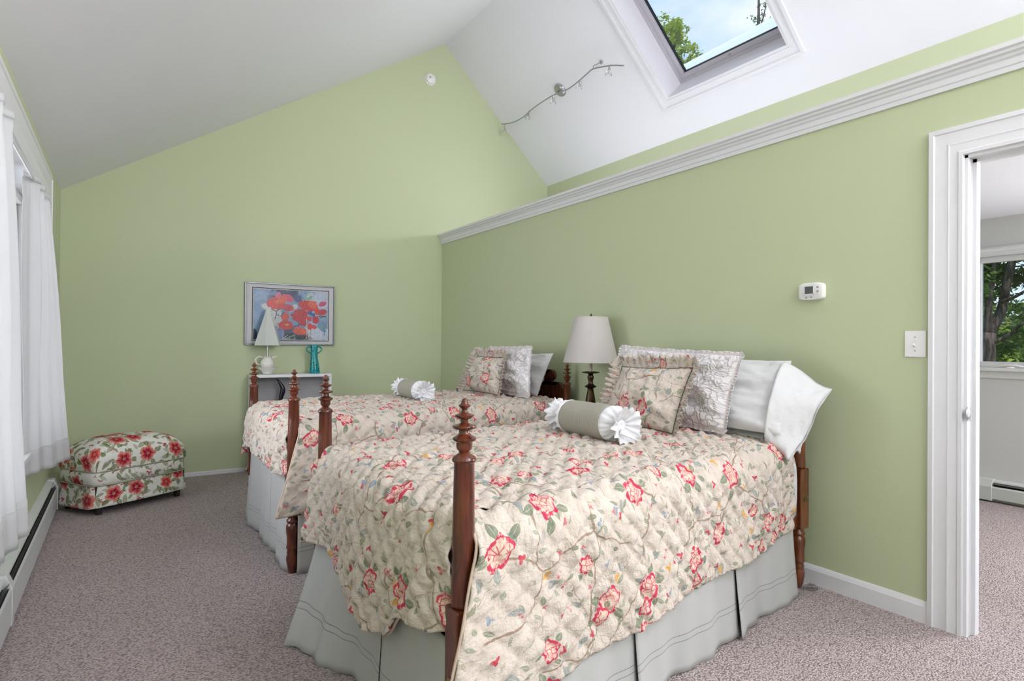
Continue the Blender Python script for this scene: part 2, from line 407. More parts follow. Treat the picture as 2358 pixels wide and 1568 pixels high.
        lob = g.math('ADD', g.math('MULTIPLY', g.math('SINE', g.math('MULTIPLY', a, 5)), .10), g.math('MULTIPLY', g.math('SINE', g.math('MULTIPLY', a, 9)), .05))
        Rp = g.math('MULTIPLY', R_, g.math('ADD', .92, lob)); rel = g.math('DIVIDE', r, Rp)
        fm = mul(g.ss(rel, 1.03, .98), on_)
        if not big:
            inner = g.mix(g.ss(mid, .42, .58), (.74, .60, .49), (.70, .42, .36))
            ring = g.ss(g.math('ABSOLUTE', g.math('SUBTRACT', rel, .88)), .17, .09)
            vo = g.n('ShaderNodeTexVoronoi', voronoi_dimensions='2D', feature='DISTANCE_TO_EDGE'); g.put(vo.inputs['Vector'], uv); vo.inputs['Scale'].default_value = 62*k
            strokes = mul(g.ss(vo.outputs[0], .10, .05), g.ss(mid2, .36, .50))
            f2 = g.math('MINIMUM', g.math('ADD', mul(ring, g.ss(mid, .36, .50)), mul(strokes, .85)), 1)
            cF = g.mix(f2, inner, (.56, .055, .105))
        else:
            cF = g.mix(g.ss(g.math('ADD', rel, g.math('MULTIPLY', mid, .8)), (.80), 1.45), (.34, .008, .035) if ri == 0 else (.48, .03, .04), (.68, .27, .20))
            ey = g.ss(rel, .20, .15); cF = g.mix(ey, cF, (.34, .32, .12)); cF = g.mix(g.ss(rel, .08, .05), cF, (.07, .07, .04))
            pet = g.ss(g.math('ABSOLUTE', g.math('SINE', g.math('MULTIPLY', a, 2.5))), .14, .04); cF = g.mix(mul(pet, .5), cF, (.72, .42, .32))
        c = over(c, fm, cF)
    g.setp(Base_Color=c, Roughness=.88); g.p.inputs['Specular IOR Level'].default_value = .12
    if kind == 'quilt':
        sp = g.n('ShaderNodeSeparateXYZ'); g.put(sp.inputs[0], uv0)
        wr = g.noise(uv0, 45, 4, .6)
        mp = g.n('ShaderNodeMapping'); g.put(mp.inputs[0], uv0); mp.inputs['Scale'].default_value = (60, 14, 1); mp.inputs['Rotation'].default_value = (0, 0, .5)
        w2 = g.noise(mp.outputs[0], 1, 3)
        g.bump(g.math('ADD', wr, g.math('MULTIPLY', w2, .8)), .75, .013)
    else:
        g.bump(g.math('ADD', g.noise(uv0, 14, 3), g.math('MULTIPLY', fine, .15)), .25, .012)
    return g.m
M['quilt'] = floral('floral_quilted_cotton', 'quilt')
M['cushion'] = floral('floral_cushion_cotton', 'quilt', 1.0)
M['ottoman'] = floral('poppy_print_cotton', 'ottoman')

# ================================================================ ROOM SHELL
XW, YF, XL = 2.987, 6.147, -.445
RX, RZ, EX, EZ, LZ = 3.001, 4.567, 4.425, 3.182, 2.436      # ridge, right eave, left eave heights
X2, YB = 5.83, -2.6
def zl(x): return LZ+(x-XL)*(RZ-LZ)/(RX-XL)
def zr(x): return RZ-(x-RX)*(RZ-EZ)/(EX-RX)

struct(MB().box((-.7, YB-.2, -.12), (X2+.2, YF+.2, 0)).build('floor', M['carpet'], org=(0, 0, 0)), 'mauve grey looped wall to wall carpet')
# left wall with its wide window opening
wy0, wy1, wz0, wz1 = 2.0, 5.02, .62, 2.13
b = MB(); t = .16
b.box((XL-t, YB, 0), (XL, wy0, 2.5)).box((XL-t, wy1, 0), (XL, YF+.15, 2.5)).box((XL-t, wy0, 0), (XL, wy1, wz0)).box((XL-t, wy0, wz1), (XL, wy1, 2.5))
struct(b.build('wall_left', M['green'], org=(0, 0, 0)), 'green side wall behind the white curtains')
poly = [(XL-.2, -.1), (X2+.2, -.1), (X2+.2, 2.6), (EX+.2, zr(EX+.2)+.05), (RX, RZ+.05), (XL-.2, zl(XL-.2)+.05)]
struct(MB().prism(poly, 1, YF, YF+.16).build('wall_far', M['green'], org=(0, 0, 0)), 'tall green gable wall behind the beds')
# back wall (behind the camera) with its window opening
b = MB(); by = YB
b.box((XL-.2, by-.15, 0), (.2, by, 2.6)).box((2.7, by-.15, 0), (X2+.2, by, 2.6)).box((.2, by-.15, 0), (2.7, by, .75)).box((.2, by-.15, 2.75), (2.7, by, 2.85))
b.prism([(XL-.2, 2.6), (.2, 2.6), (.2, 2.85), (2.7, 2.85), (2.7, 2.6), (EX+.2, 2.6), (EX+.2, zr(EX+.2)+.05), (RX, RZ+.05), (XL-.2, zl(XL-.2)+.05)], 1, by-.15, by)
struct(b.build('wall_back', M['green'], org=(0, 0, 0)), 'green gable wall opposite the far wall')
# right half wall with the doorway
dy0, dy1, dz = .35, 1.14, 2.03; wt = .115
b = MB(); b.box((XW, dy1, 0), (XW+wt, YF, 2.40)).box((XW, YB, 0), (XW+wt, dy0, 2.40)).box((XW, dy0, dz), (XW+wt, dy1, 2.40))
struct(b.build('wall_right', M['green'], org=(0, 0, 0)), 'darker green half wall behind the headboards')
struct(MB().box((EX, YB, 2.3), (EX+.12, YF, EZ+.03)).build('wall_upper', M['green'], org=(0, 0, 0)), 'strip of green knee wall above the ledge')
# ceilings
struct(MB().prism([(XL-.65, zl(XL-.65)), (RX, RZ), (RX, RZ+.2), (XL-.65, zl(XL-.65)+.2)], 1, YB-.15, YF+.15).build('ceiling', M['ceil'], org=(0, 0, 0)), 'white left slope of the vaulted ceiling')
sy0, sy1, sxa, sxb = 2.71, 3.88, 3.16, 4.14       # skylight opening
b = MB()
def slab(x0, x1, y0, y1, d=.22):
    nx, nz_ = .697*d, .717*d
    b.prism([(x0, zr(x0)), (x1, zr(x1)), (x1+nx, zr(x1)+nz_), (x0+nx, zr(x0)+nz_)], 1, y0, y1)
slab(RX, sxa, YB-.15, YF+.15); slab(sxb, EX+.3, YB-.15, YF+.15); slab(sxa, sxb, YB-.15, sy0); slab(sxa, sxb, sy1, YF+.15)
struct(b.build('ceiling_right', M['ceil'], org=(0, 0, 0)), 'white right slope of the vaulted ceiling with the skylight')
# ledge over the next room and the next room itself
struct(MB().box((XW+wt, YB, 2.25), (X2+.1, YF, 2.42)).build('ceiling_next_room', M['ceil'], org=(0, 0, 0)), 'flat white ceiling of the room past the doorway')
w2y0, w2y1, w2z0, w2z1 = 1.20, 2.155, 1.06, 1.945
b = MB(); b.box((X2, YB, 0), (X2+.15, w2y0, 2.3)).box((X2, w2y1, 0), (X2+.15, YF, 2.3)).box((X2, w2y0, 0), (X2+.15, w2y1, w2z0)).box((X2, w2y0, w2z1), (X2+.15, w2y1, 2.3))
struct(b.build('wall_next_room', M['wall2'], org=(0, 0, 0)), 'grey white window wall of the room past the doorway')
b = MB(); b.box((XW+wt, 3.6, 0), (X2, 3.7, 2.25))
struct(b.build('wall_next_room_side', M['wall2'], org=(0, 0, 0)))
b = MB(); b.box((XW+wt, -1.3, 0), (X2, -1.2, 2.25))
struct(b.build('wall_next_room_end', M['wall2'], org=(0, 0, 0)))
# inside face of the half wall in the next room
# crown moulding and cap on the half wall
zc = 2.32
prof = [(0, 0), (.010, 0), (.012, .020), (.017, .024), (.018, .048), (.026, .055), (.030, .065), (.042, .070), (.044, .080), (.056, .086), (.058, .104), (-wt-.02, .104), (-wt-.02, .086), (-wt, .086), (0, .086)]
def mould(prof, x, y0, y1, z, sgn=-1):
    return MB().prism([(x+sgn*p, z+q) for p, q in prof], 1, y0, y1)
struct(mould(prof, XW, YB, YF, zc).build('trim_1', M['trim'], org=(0, 0, 0)), 'white stepped crown moulding capping the half wall')
bp = [(0, 0), (.014, 0), (.014, .072), (.009, .086), (.004, .096), (0, .096)]
struct(mould(bp, XW, dy1+.12, YF, 0).build('baseboard_right', M['trim'], org=(0, 0, 0)), 'white baseboard under the half wall')
struct(MB().prism([(YF-p, q) for p, q in [(0, 0), (.012, 0), (.012, .030), (.006, .036), (0, .036)]], 0, XL, XW).build('baseboard_far', M['trim'], org=(0, 0, 0)), 'low white baseboard on the far wall')

# doorway 1
door = struct(empty('door_1', (XW, (dy0+dy1)/2, 0)), 'open doorway with fluted white casing', 'doorway')
cw = .130
cp = [(0, 0), (0, .018), (.018, .022), (.022, .017), (.028, .016), (.062, .013), (.068, .016), (.074, .013), (.098, .012), (.102, .016), (.115, .016), (.118, .004), (.118, 0)]
cp = [(p*cw/.118, q) for p, q in cp]        # across width (outer to inner), thickness
def casing(face, xs, y0, y1, z1, name, par, sill=None, z0=0.0):
    """mitred casing round an opening; face x, xs = outward sign; y0..y1 inner opening, z1 inner top"""
    m = MB(); n = len(cp)
    path = [(y1, z0, 1, 0), (y1, z1, 1, 1), (y0, z1, -1, 1), (y0, z0, -1, 0)]
    if sill is not None: path = [(y1, z0, 1, -1), (y1, z1, 1, 1), (y0, z1, -1, 1), (y0, z0, -1, -1), (y1, z0, 1, -1)]
    rows = []
    for (y, z, a, c_) in path:
        rows.append([(face+xs*q, y+a*(cw-p), z+c_*(cw-p)) for p, q in cp])
    m.grid(rows, wrap=True)
    return m.build(name, M['trim'], par, smooth=30)
casing(XW, -1, dy0+.022, dy1-.022+.016, dz-.006, 'casing', door)
casing(XW+wt, 1, dy0+.022, dy1-.022+.016, dz-.006, 'casing', door)
b = MB(); b.box((XW-.002, dy1-.018, 0), (XW+wt+.002, dy1, dz)).box((XW-.002, dy0, 0), (XW+wt+.002, dy0+.018, dz)).box((XW-.002, dy0, dz-.018), (XW+wt+.002, dy1, dz))
b.build('jamb', M['trim'], door)
b = MB(); b.box((XW+.045, dy1-.032, 0), (XW+.08, dy1-.018, dz-.018)).box((XW+.045, dy0+.018, 0), (XW+.08, dy0+.032, dz-.018)).box((XW+.045, dy0+.018, dz-.032), (XW+.08, dy1-.018, dz-.018))
b.build('stop', M['trim'], door)
b = MB(); b.box((XW-.004, dy1-.0205, .905), (XW+.03, dy1-.0175, .965)); sp_ = b.build('strike_plate', M['steel'], door, bevel=.002, label='small steel strike plate')
b = MB(); b.lathe((XW-.001, dy1-.0195, .935), [(.024, 0), (.024, .002), (.014, .004)], 20, (0, -1, 0)); b.build('strike_lip', M['fins'], door)

# window 2: next room
win2 = struct(empty('window_2', (X2, (w2y0+w2y1)/2, w2z0)), 'white cased casement window seen past the doorway', 'window')
cw_s, cp_s = cw, cp; cw = .07; cp = [(p*cw/cw_s, q) for p, q in cp_s]
casing(X2, -1, w2y0, w2y1, w2z1, 'casing', win2, z0=w2z0)
cw, cp = cw_s, cp_s
b = MB(); b.box((X2-.05, w2y0-.1, w2z0-.028), (X2+.02, w2y1+.1, w2z0)).box((X2-.015, w2y0-.07, w2z0-.085), (X2, w2y1+.07, w2z0-.028)); b.build('sill', M['trim'], win2, bevel=.003)
b = MB()
for a, c_ in (((w2y0, w2z0), (w2y0+.045, w2z1)), ((w2y1-.045, w2z0), (w2y1, w2z1)), ((w2y0, w2z1-.045), (w2y1, w2z1)), ((w2y0, w2z0), (w2y1, w2z0+.045))):
    b.box((X2+.03, a[0], a[1]), (X2+.075, c_[0], c_[1]))
b.build('sash', M['trim'], win2, bevel=.003)
MB().box((X2+.055, w2y0+.04, w2z0+.04), (X2+.059, w2y1-.04, w2z1-.04)).build('pane', M['winglass'], win2)
for z in (w2z0+.10, w2z1-.13):
    b = MB(); b.lathe((X2+.02, w2y1-.02, z), [(.006, 0), (.008, .006), (.008, .03), (.006, .036)], 10); b.build('lock', M['white_plastic'], win2)
b = MB(); b.box((X2+.012, w2y1-.05, 1.50), (X2+.02, w2y1-.01, 1.507)); b.build('latch', M['white_plastic'], win2)
b = MB(); b.tube([(X2-.01, 1.98, w2z0+.012), (X2-.022, 1.93, w2z0+.02), (X2-.024, 1.86, w2z0+.02), (X2-.01, 1.82, w2z0+.01)], .008, 8).lathe((X2-.006, 1.9, w2z0), [(.03, 0), (.03, .008), (.02, .012)], 16)
b.build('crank_handle', M['white_plastic'], win2, smooth=40)

# window 1: the wide window behind the curtains
win1 = struct(empty('window_1', (XL, (wy0+wy1)/2, wz0)), 'wide white cased window behind the curtains', 'window')
cw, cp = .21, [(p*.21/cw_s, q*1.2) for p, q in cp_s]
casing(XL, 1, wy0, wy1, wz1, 'casing', win1, z0=wz0)
cw, cp = cw_s, cp_s
MB().box((XL-.02, wy0-.12, wz0-.03), (XL+.045, wy1+.12, wz0)).build('sill', M['trim'], win1, bevel=.004)
b = MB(); xs0, xs1 = XL-.15, XL-.105
ym = [wy0, wy0+1.0, wy0+2.0, wy1]
for i in range(3):
    y0_, y1_ = ym[i], ym[i+1]
    f = MB(); f.box((xs0, y0_, wz0), (xs1, y0_+.06, wz1)).box((xs0, y1_-.06, wz0), (xs1, y1_, wz1)).box((xs0, y0_+.06, wz1-.06), (xs1, y1_-.06, wz1)).box((xs0, y0_+.06, wz0), (xs1, y1_-.06, wz0+.06))
    s_ = f.build('sash', M['trim'], win1, bevel=.003)
    MB().box((xs0+.02, y0_+.055, wz0+.055), (xs0+.024, y1_-.055, wz1-.055)).build('pane', M['winglass'], s_)
b.box((XL-.105, wy0, wz1-.012), (XL, wy1, wz1)).box((XL-.105, wy1-.012, wz0), (XL, wy1, wz1)).box((XL-.105, wy0, wz0), (XL, wy0+.012, wz1))
b.build('jamb', M['trim'], win1)

# window 3: skylight
def SP(x, y, d): return (x+.697*d, y, zr(x)+.717*d)          # point above the right slope by d along its normal
sky = struct(empty('window_3', SP((sxa+sxb)/2, (sy0+sy1)/2, 0)), 'skylight in the right ceiling slope with grey sash', 'skylight')
def sring(m, x0, x1, y0, y1, w, d0, d1):
    """rectangular ring in the slope plane: outer rect, inner inset w (x taken along slope)"""
    wx = w*.717
    def q(x0, x1, y0, y1):
        vs = [SP(x, y, d) for d in (d0, d1) for x, y in ((x0, y0), (x1, y0), (x1, y1), (x0, y1))]
        m.add(vs, [(0, 3, 2, 1), (4, 5, 6, 7), (0, 1, 5, 4), (1, 2, 6, 5), (2, 3, 7, 6), (3, 0, 4, 7)])
    q(x0, x0+wx, y0, y1); q(x1-wx, x1, y0, y1); q(x0+wx, x1-wx, y0, y0+w); q(x0+wx, x1-wx, y1-w, y1)
m = MB()
for w0, w1, d in ((.105, .078, -.022), (.078, .070, -.016), (.070, .030, -.012), (.030, .018, -.016), (.018, .0, -.010)):
    sring(m, sxa-w0*.717, sxb+w0*.717, sy0-w0, sy1+w0, w0-w1, 0.002, d)
m.build('casing', M['trim'], sky)
m = MB(); sring(m, sxa-.012*.717, sxb+.012*.717, sy0-.012, sy1+.012, .016, -.008, .24); m.build('reveal', M['reveal'], sky)
m = MB(); sring(m, sxa, sxb, sy0, sy1, .032, .22, .27); m.build('frame', M['sash'], sky, bevel=.002)
m = MB(); sring(m, sxa+.028*.717, sxb-.028*.717, sy0+.028, sy1-.028, .045, .235, .29); sa = m.build('sash', M['sash'], sky, bevel=.003)
m = MB(); sring(m, sxa+.07*.717, sxb-.07*.717, sy0+.07, sy1-.07, .008, .255, .285); m.build('gasket', M['dark'], sa)
m = MB(); x0, x1, y0, y1 = sxa+.07*.717, sxb-.07*.717, sy0+.07, sy1-.07
m.add([SP(x, y, d) for d in (.27, .276) for x, y in ((x0, y0), (x1, y0), (x1, y1), (x0, y1))], [(0, 3, 2, 1), (4, 5, 6, 7), (0, 1, 5, 4), (1, 2, 6, 5), (2, 3, 7, 6), (3, 0, 4, 7)])
m.build('pane', M['winglass'], sa)
m = MB(); sring(m, sxa-.04, sxb+.04, sy0-.05, sy1+.05, .07, .29, .33); m.build('flashing', plain('white_metal_flashing', (.85, .87, .9), .4), sky)
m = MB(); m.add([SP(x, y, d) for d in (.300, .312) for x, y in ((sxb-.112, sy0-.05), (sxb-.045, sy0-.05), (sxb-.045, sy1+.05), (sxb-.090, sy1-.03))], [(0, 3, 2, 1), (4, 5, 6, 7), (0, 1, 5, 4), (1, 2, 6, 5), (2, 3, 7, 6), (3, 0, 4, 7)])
m.build('haze_strip', cloth('translucent_white_strip', (.92, .94, .98), trans=.9, wr=.02), sky)  # added translucent strip imitating a pale haze band along the lower glass
m = MB(); c0 = SP(sxb-.05*.717, (sy0+sy1)/2+.03, .232); m.lathe(c0, [(.012, -.004), (.012, .001)], 12, (-.697, 0, -.717)); m.build('latch', M['steel'], sky)

# ================================================================ CURTAINS
def curtain(label, top, bot, ztop, zbot, nf, amp, seed, lean):
    r = random.Random(seed); ph = [r.uniform(0, 6.28) for _ in range(4)]
    (xa, ya), (xb, yb) = top; (xc, yc), (xd, yd) = bot
    P = []; UV = []; n, m_ = 60, 150
    for i in range(n+1):
        t = i/n; z = ztop+(zbot-ztop)*t; row = []; ur = []
        for j in range(m_+1):
            s = j/m_
            te = t**lean
            x = xa+(xb-xa)*s; y = ya+(yb-ya)*s; x2 = xc+(xd-xc)*s; y2 = yc+(yd-yc)*s
            px = x+(x2-x)*te; py = y+(y2-y)*te
            dx, dy = (xb-xa)*(1-te)+(xd-xc)*te, (yb-ya)*(1-te)+(yd-yc)*te; l = math.hypot(dx, dy); nx, ny = dy/l, -dx/l
            a = amp*(.45+.55*math.sin(PI*min(1, t*1.2+.15)))*(1 if t > .03 else 1.2)
            w = a*(math.sin(2*PI*nf*s+ph[0])+.35*math.sin(2*PI*nf*2.3*s+ph[1]+t)) + (.003*math.sin(2*PI*nf*5*s+ph[2]) if t < .06 else 0)
            row.append((px+nx*w, py+ny*w, z+.004*math.sin(9*s+ph[3])*t)); ur.append((s*1.2, (zbot-z)*-1))
        P.append(row); UV.append(ur)
    mb = MB().grid(P, UV); rt = empty('curtain', ((xa+xc)/2, (ya+yc)/2, zbot))
    o = mb.build('panel', M['curtain'], rt, smooth=1, solid=.0015)
    # hem band
    k = int(n*.93); h = MB()
    H = [[(x+.0025, y-.002, z) for x, y, z in P[i]] for i in range(k, n+1)]
    h.grid(H, [UV[i] for i in range(k, n+1)]); h.build('hem', M['curtain'], rt, smooth=1, solid=.001)
    g_ = MB(); g_.grid([[(x+.004, y-.003, z+.03*(1-q)) for x, y, z in P[0]] for q in (0, .5, 1)]); g_.build('heading', M['curtain'], rt, smooth=1, solid=.002)
    return tag(rt, label, 'curtain', 'white curtains on the left window')
curtain('nearest white curtain panel at the left picture edge, reaching lowest', ((-.395, 1.75), (-.385, 2.93)), ((-.40, 1.85), (-.296, 2.83)), 2.035, .50, 6, .022, 3, 1.2)
curtain('white curtain panel hanging beside the floral ottoman, far end of window', ((-.42, 3.95), (-.40, 4.62)), ((-.418, 3.98), (-.262, 4.53)), 2.045, .50, 3, .024, 5, 1.0)
rod = empty('curtain_rod', (-.405, 3.4, 2.05))
MB().tube([(-.405, 1.5, 2.05), (-.405, 4.80, 2.05)], .0065, 10).build('rod', M['trim'], rod, smooth=40)
for y in (1.6, 3.02, 4.80):
    MB().tube([(-.425, y, 2.10), (-.405, y, 2.09), (-.398, y, 2.05)], .004, 8).lathe((-.43, y, 2.10), [(.011, 0), (.009, .006)], 12, (1, 0, 0)).build('bracket', M['steel'], rod, smooth=40)
tag(rod, 'thin white rod above the left window holding both curtains', 'curtain rod')

# ================================================================ BASEBOARD HEATERS
def heater(rt, xw, s, ya, yb, h, d):
    """rt root; xw wall face, s direction into room, from ya to yb"""
    def pr(pts, name, mat, y0=ya, y1=yb, **k):
        return MB().prism([(xw+s*p, q) for p, q in pts], 1, y0, y1).build(name, mat, rt, **k)
    pr([(0, .01), (.004, .01), (.004, h), (0, h)], 'back_panel', M['heater'])
    pr([(.0, h-.004), (.0, h), (d*.62, h-.012), (d*.66, h-.022), (d*.62, h-.020)], 'top_cover', M['heater'])
    pr([(d*.60, h-.050), (d*.88, h-.034), (d*.90, h-.030), (d*.62, h-.044)], 'damper', M['steel'])
    pr([(d*.96, .028), (d, .028), (d, h-.062), (d*.90, h-.050), (d*.88, h-.054), (d*.96, h-.066)], 'front_panel', M['heater'])
    MB().box((xw+s*.006, ya+.02, .05), (xw+s*d*.9, yb-.02, h-.055)).build('fin_element', M['dark'], rt)
def heater_end(rt, xw, s, y0, y1, h, d, name='end_cap'):
    MB().prism([(xw, .012), (xw+s*(d+.003), .012), (xw+s*(d+.003), h-.055), (xw+s*d*.68, h+.002), (xw, h+.004)], 1, y0, y1).build(name, M['heater'], rt, bevel=.003)
ht = empty('baseboard_heater', (XL, 3.0, 0))
heater(ht, XL, 1, -1.5, 5.40, .225, .062); heater_end(ht, XL, 1, 5.36, 5.43, .225, .062)
heater_end(ht, XL, 1, 3.27, 3.33, .225, .062, 'joint_cover')
tag(ht, 'long white baseboard heater under the curtained window', 'heater')
ht = empty('baseboard_heater', (X2, .6, 0))
heater(ht, X2, -1, -1.15, 2.05, .175, .062); heater_end(ht, X2, -1, 2.0, 2.14, .175, .064)
MB().prism([(X2, .01), (X2-.055, .01), (X2-.055, .12), (X2-.04, .17), (X2, .172)], 1, 2.14, 3.55).build('blank_cover', M['heater'], ht)
tag(ht, 'white baseboard heater in the next room below its window', 'heater')

# ================================================================ BEDS
def post_profile(block_top, head=False):
    p = [(.0, 1.068), (.006, 1.066), (.0085, 1.060), (.010, 1.054), (.0165, 1.0495), (.0150, 1.0455), (.0080, 1.041), (.0075, 1.035), (.012, 1.0290), (.0255, 1.0245), (.0255, 1.0215), (.0200, 1.0160), (.0105, 1.013), (.0100, 1.004),
         (.0170, 1.0005), (.0305, .9965), (.0315, .9935), (.0290, .9890), (.0150, .9850), (.0145, .9760), (.0200, .9710), (.0310, .9650), (.0312, .9610), (.0285, .9570), (.0230, .9545), (.0215, .9520), (.0215, .9420), (.0200, .9350), (.0150, .9300), (.0140, .9260), (.0200, .9210),
         (.0290, .9150), (.0322, .9090), (.0322, .9050), (.0290, .9010), (.0270, .8990), (.0285, .80), (.0310, .65)]
    p += [(.0328, block_top+.012), (.0315, block_top+.004), (.028, block_top)]
    return p
LEGP = [(.024, .300), (.024, .285), (.031, .278), (.0315, .268), (.026, .260), (.0325, .250), (.0340, .235), (.0330, .215), (.0295, .190), (.0290, .150), (.0310, .140), (.0320, .132), (.0265, .125), (.0280, .115), (.0300, .108), (.0265, .100), (.0300, .090), (.0320, .075), (.0300, .055), (.0240, .025), (.0200, .004), (.019, 0)]
def bed(x0, y0, w, K, ztop, label, lab2):
    Ln = 2.125
    def B(u, v, z): return (x0+u, y0+v+K*u, z)
    rt = empty('four_poster_bed', B(0, w/2, 0)); ang = 0
    for (u, v, bt) in ((0, 0, .525), (0, w, .525), (Ln, 0, .60), (Ln, w, .60)):
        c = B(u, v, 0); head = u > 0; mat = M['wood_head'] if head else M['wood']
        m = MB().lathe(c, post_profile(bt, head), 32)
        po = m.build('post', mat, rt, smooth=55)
        m = MB().obox((c[0], c[1], (bt+.30)/2), (.0355, 0, 0), (0, .0355, 0), (0, 0, (bt-.30)/2)); m.build('block', mat, po, bevel=.005)
        m = MB().lathe((c[0], c[1], 0), LEGP, 28); m.build('leg', mat, po, smooth=50)
        if head and v == 0:
            m = MB().lathe((c[0], c[1]-.0355, .455), [(.020, 0), (.019, .002), (.010, .004), (.004, .005)], 20, (0, -1, 0)); m.build('bolt_cover', M['bolt'], po, smooth=40, label='small brass bolt cover')
        if not head:
            m = MB().lathe((c[0]-.0355, c[1], .335), [(.013, 0), (.014, .004), (.006, .012)], 16, (-1, 0, 0)); m.build('bolt_cover', M['bolt'], po, smooth=40)
    for v in (.0, w):
        a, b2 = B(.03, v, .35), B(Ln-.03, v, .35)
        d = (Vector(b2)-Vector(a)); MB().obox((Vector(a)+Vector(b2))/2, d/2, (0, .014, 0), (0, 0, .045)).build('side_rail', M['wood'], rt, bevel=.003)
    for u in (0, Ln):
        uu = u+(.03 if u == 0 else -.03); a, b2 = B(uu, .03, .35), B(uu, w-.03, .35); d = Vector(b2)-Vector(a)
        MB().obox((Vector(a)+Vector(b2))/2, d/2, (.012, 0, 0), (0, 0, .045)).build('cross_rail', M['wood'], rt, bevel=.003)
    # headboard with scrolled shoulders
    pts = []; half = w/2
    def prof_(t):    # t distance from post centre -> outline, drawn for one side
        return t
    out = [(.03, .45), (.03, .855), (.05, .875), (.075, .905), (.095, .915), (.12, .905), (.145, .890), (.165, .890), (.182, .905), (.190, .925), (.192, .932)]
    cx_, cz_, rr = .195, .968, .042
    arc = [(cx_-rr*math.cos(math.radians(a)), cz_+rr*math.sin(math.radians(a))) for a in range(-75, 150, 15)]
    out += arc + [(.245, .985), (.30, .965), (.38, .985), (.48, 1.03), (half, 1.05)]
    full = [(t_, z_) for t_, z_ in out]+[(w-t_, z_) for t_, z_ in out[::-1][1:]]
    m = MB(); n = len(full); vs = []
    for du in (-.013, .013):
        vs += [(B(Ln, t_, z_)[0]+du, B(Ln, t_, z_)[1], z_) for t_, z_ in full]
    # triangulated faces: strip between left and right halves
    fs = []
    for side in (0, 1):
        for i in range(n//2):
            q = (i, i+1, n-2-i, n-1-i) if n-2-i > i+1 else (i, i+1, n-1-i)
            q = tuple(k+side*n for k in q); fs.append(q if side else q[::-1])
    fs += [(i, (i+1) % n, (i+1) % n+n, i+n) for i in range(n)]
    m.add(vs, fs); m.build('headboard', M['wood'], rt)
    tag(rt, label, 'bed', 'matching mahogany post beds')
    # mattress and box base
    def padbox(name, z0, z1, ins, r, mat, lab, cat):
        rows = []; 
        def ring(off, z):
            pr_ = []; u0, u1, v0, v1 = ins-off, 2.06-ins+off, ins-off, w-ins+off; rc = .06
            for cx, cy, a0 in ((u1-rc, v1-rc, 0), (u0+rc, v1-rc, 90), (u0+rc, v0+rc, 180), (u1-rc, v0+rc, 270)):
                for k in range(7):
                    a = math.radians(a0+15*k); pr_.append(B(cx+rc*math.cos(a), cy+rc*math.sin(a), z))
            return pr_
        for off, z in ((-r, z0), (-r*.3, z0+r*.3), (0, z0+r), (0, z1-r), (-r*.3, z1-r*.3), (-r, z1)): rows.append(ring(off, z))
        m = MB(); m.grid(rows, wrap=True); k = len(rows[0]); m.f.append(tuple(range(5*k, 6*k))); m.mi.append(0); m.f.append(tuple(range(k-1, -1, -1))); m.mi.append(0)
        return tag(m.build(name, mat, smooth=50), lab, cat)
    padbox('box_spring', .25, .46, .04, .02, M['sheet'], 'box spring of the '+lab2+', hidden behind its skirt', 'box spring')
    padbox('mattress', .462, ztop-.02, .045, .04, M['sheet'], 'white mattress of the '+lab2+' under the floral quilt', 'mattress')
    return B
bed1 = bed(.755, 1.41, 1.30, .188, .745, 'nearest mahogany bed with turned finial posts, closest to doorway', 'nearer bed')
bed2 = bed(.760, 3.32, 1.17, .190, .785, 'farther mahogany bed with turned finial posts, below the poppy picture', 'farther bed')

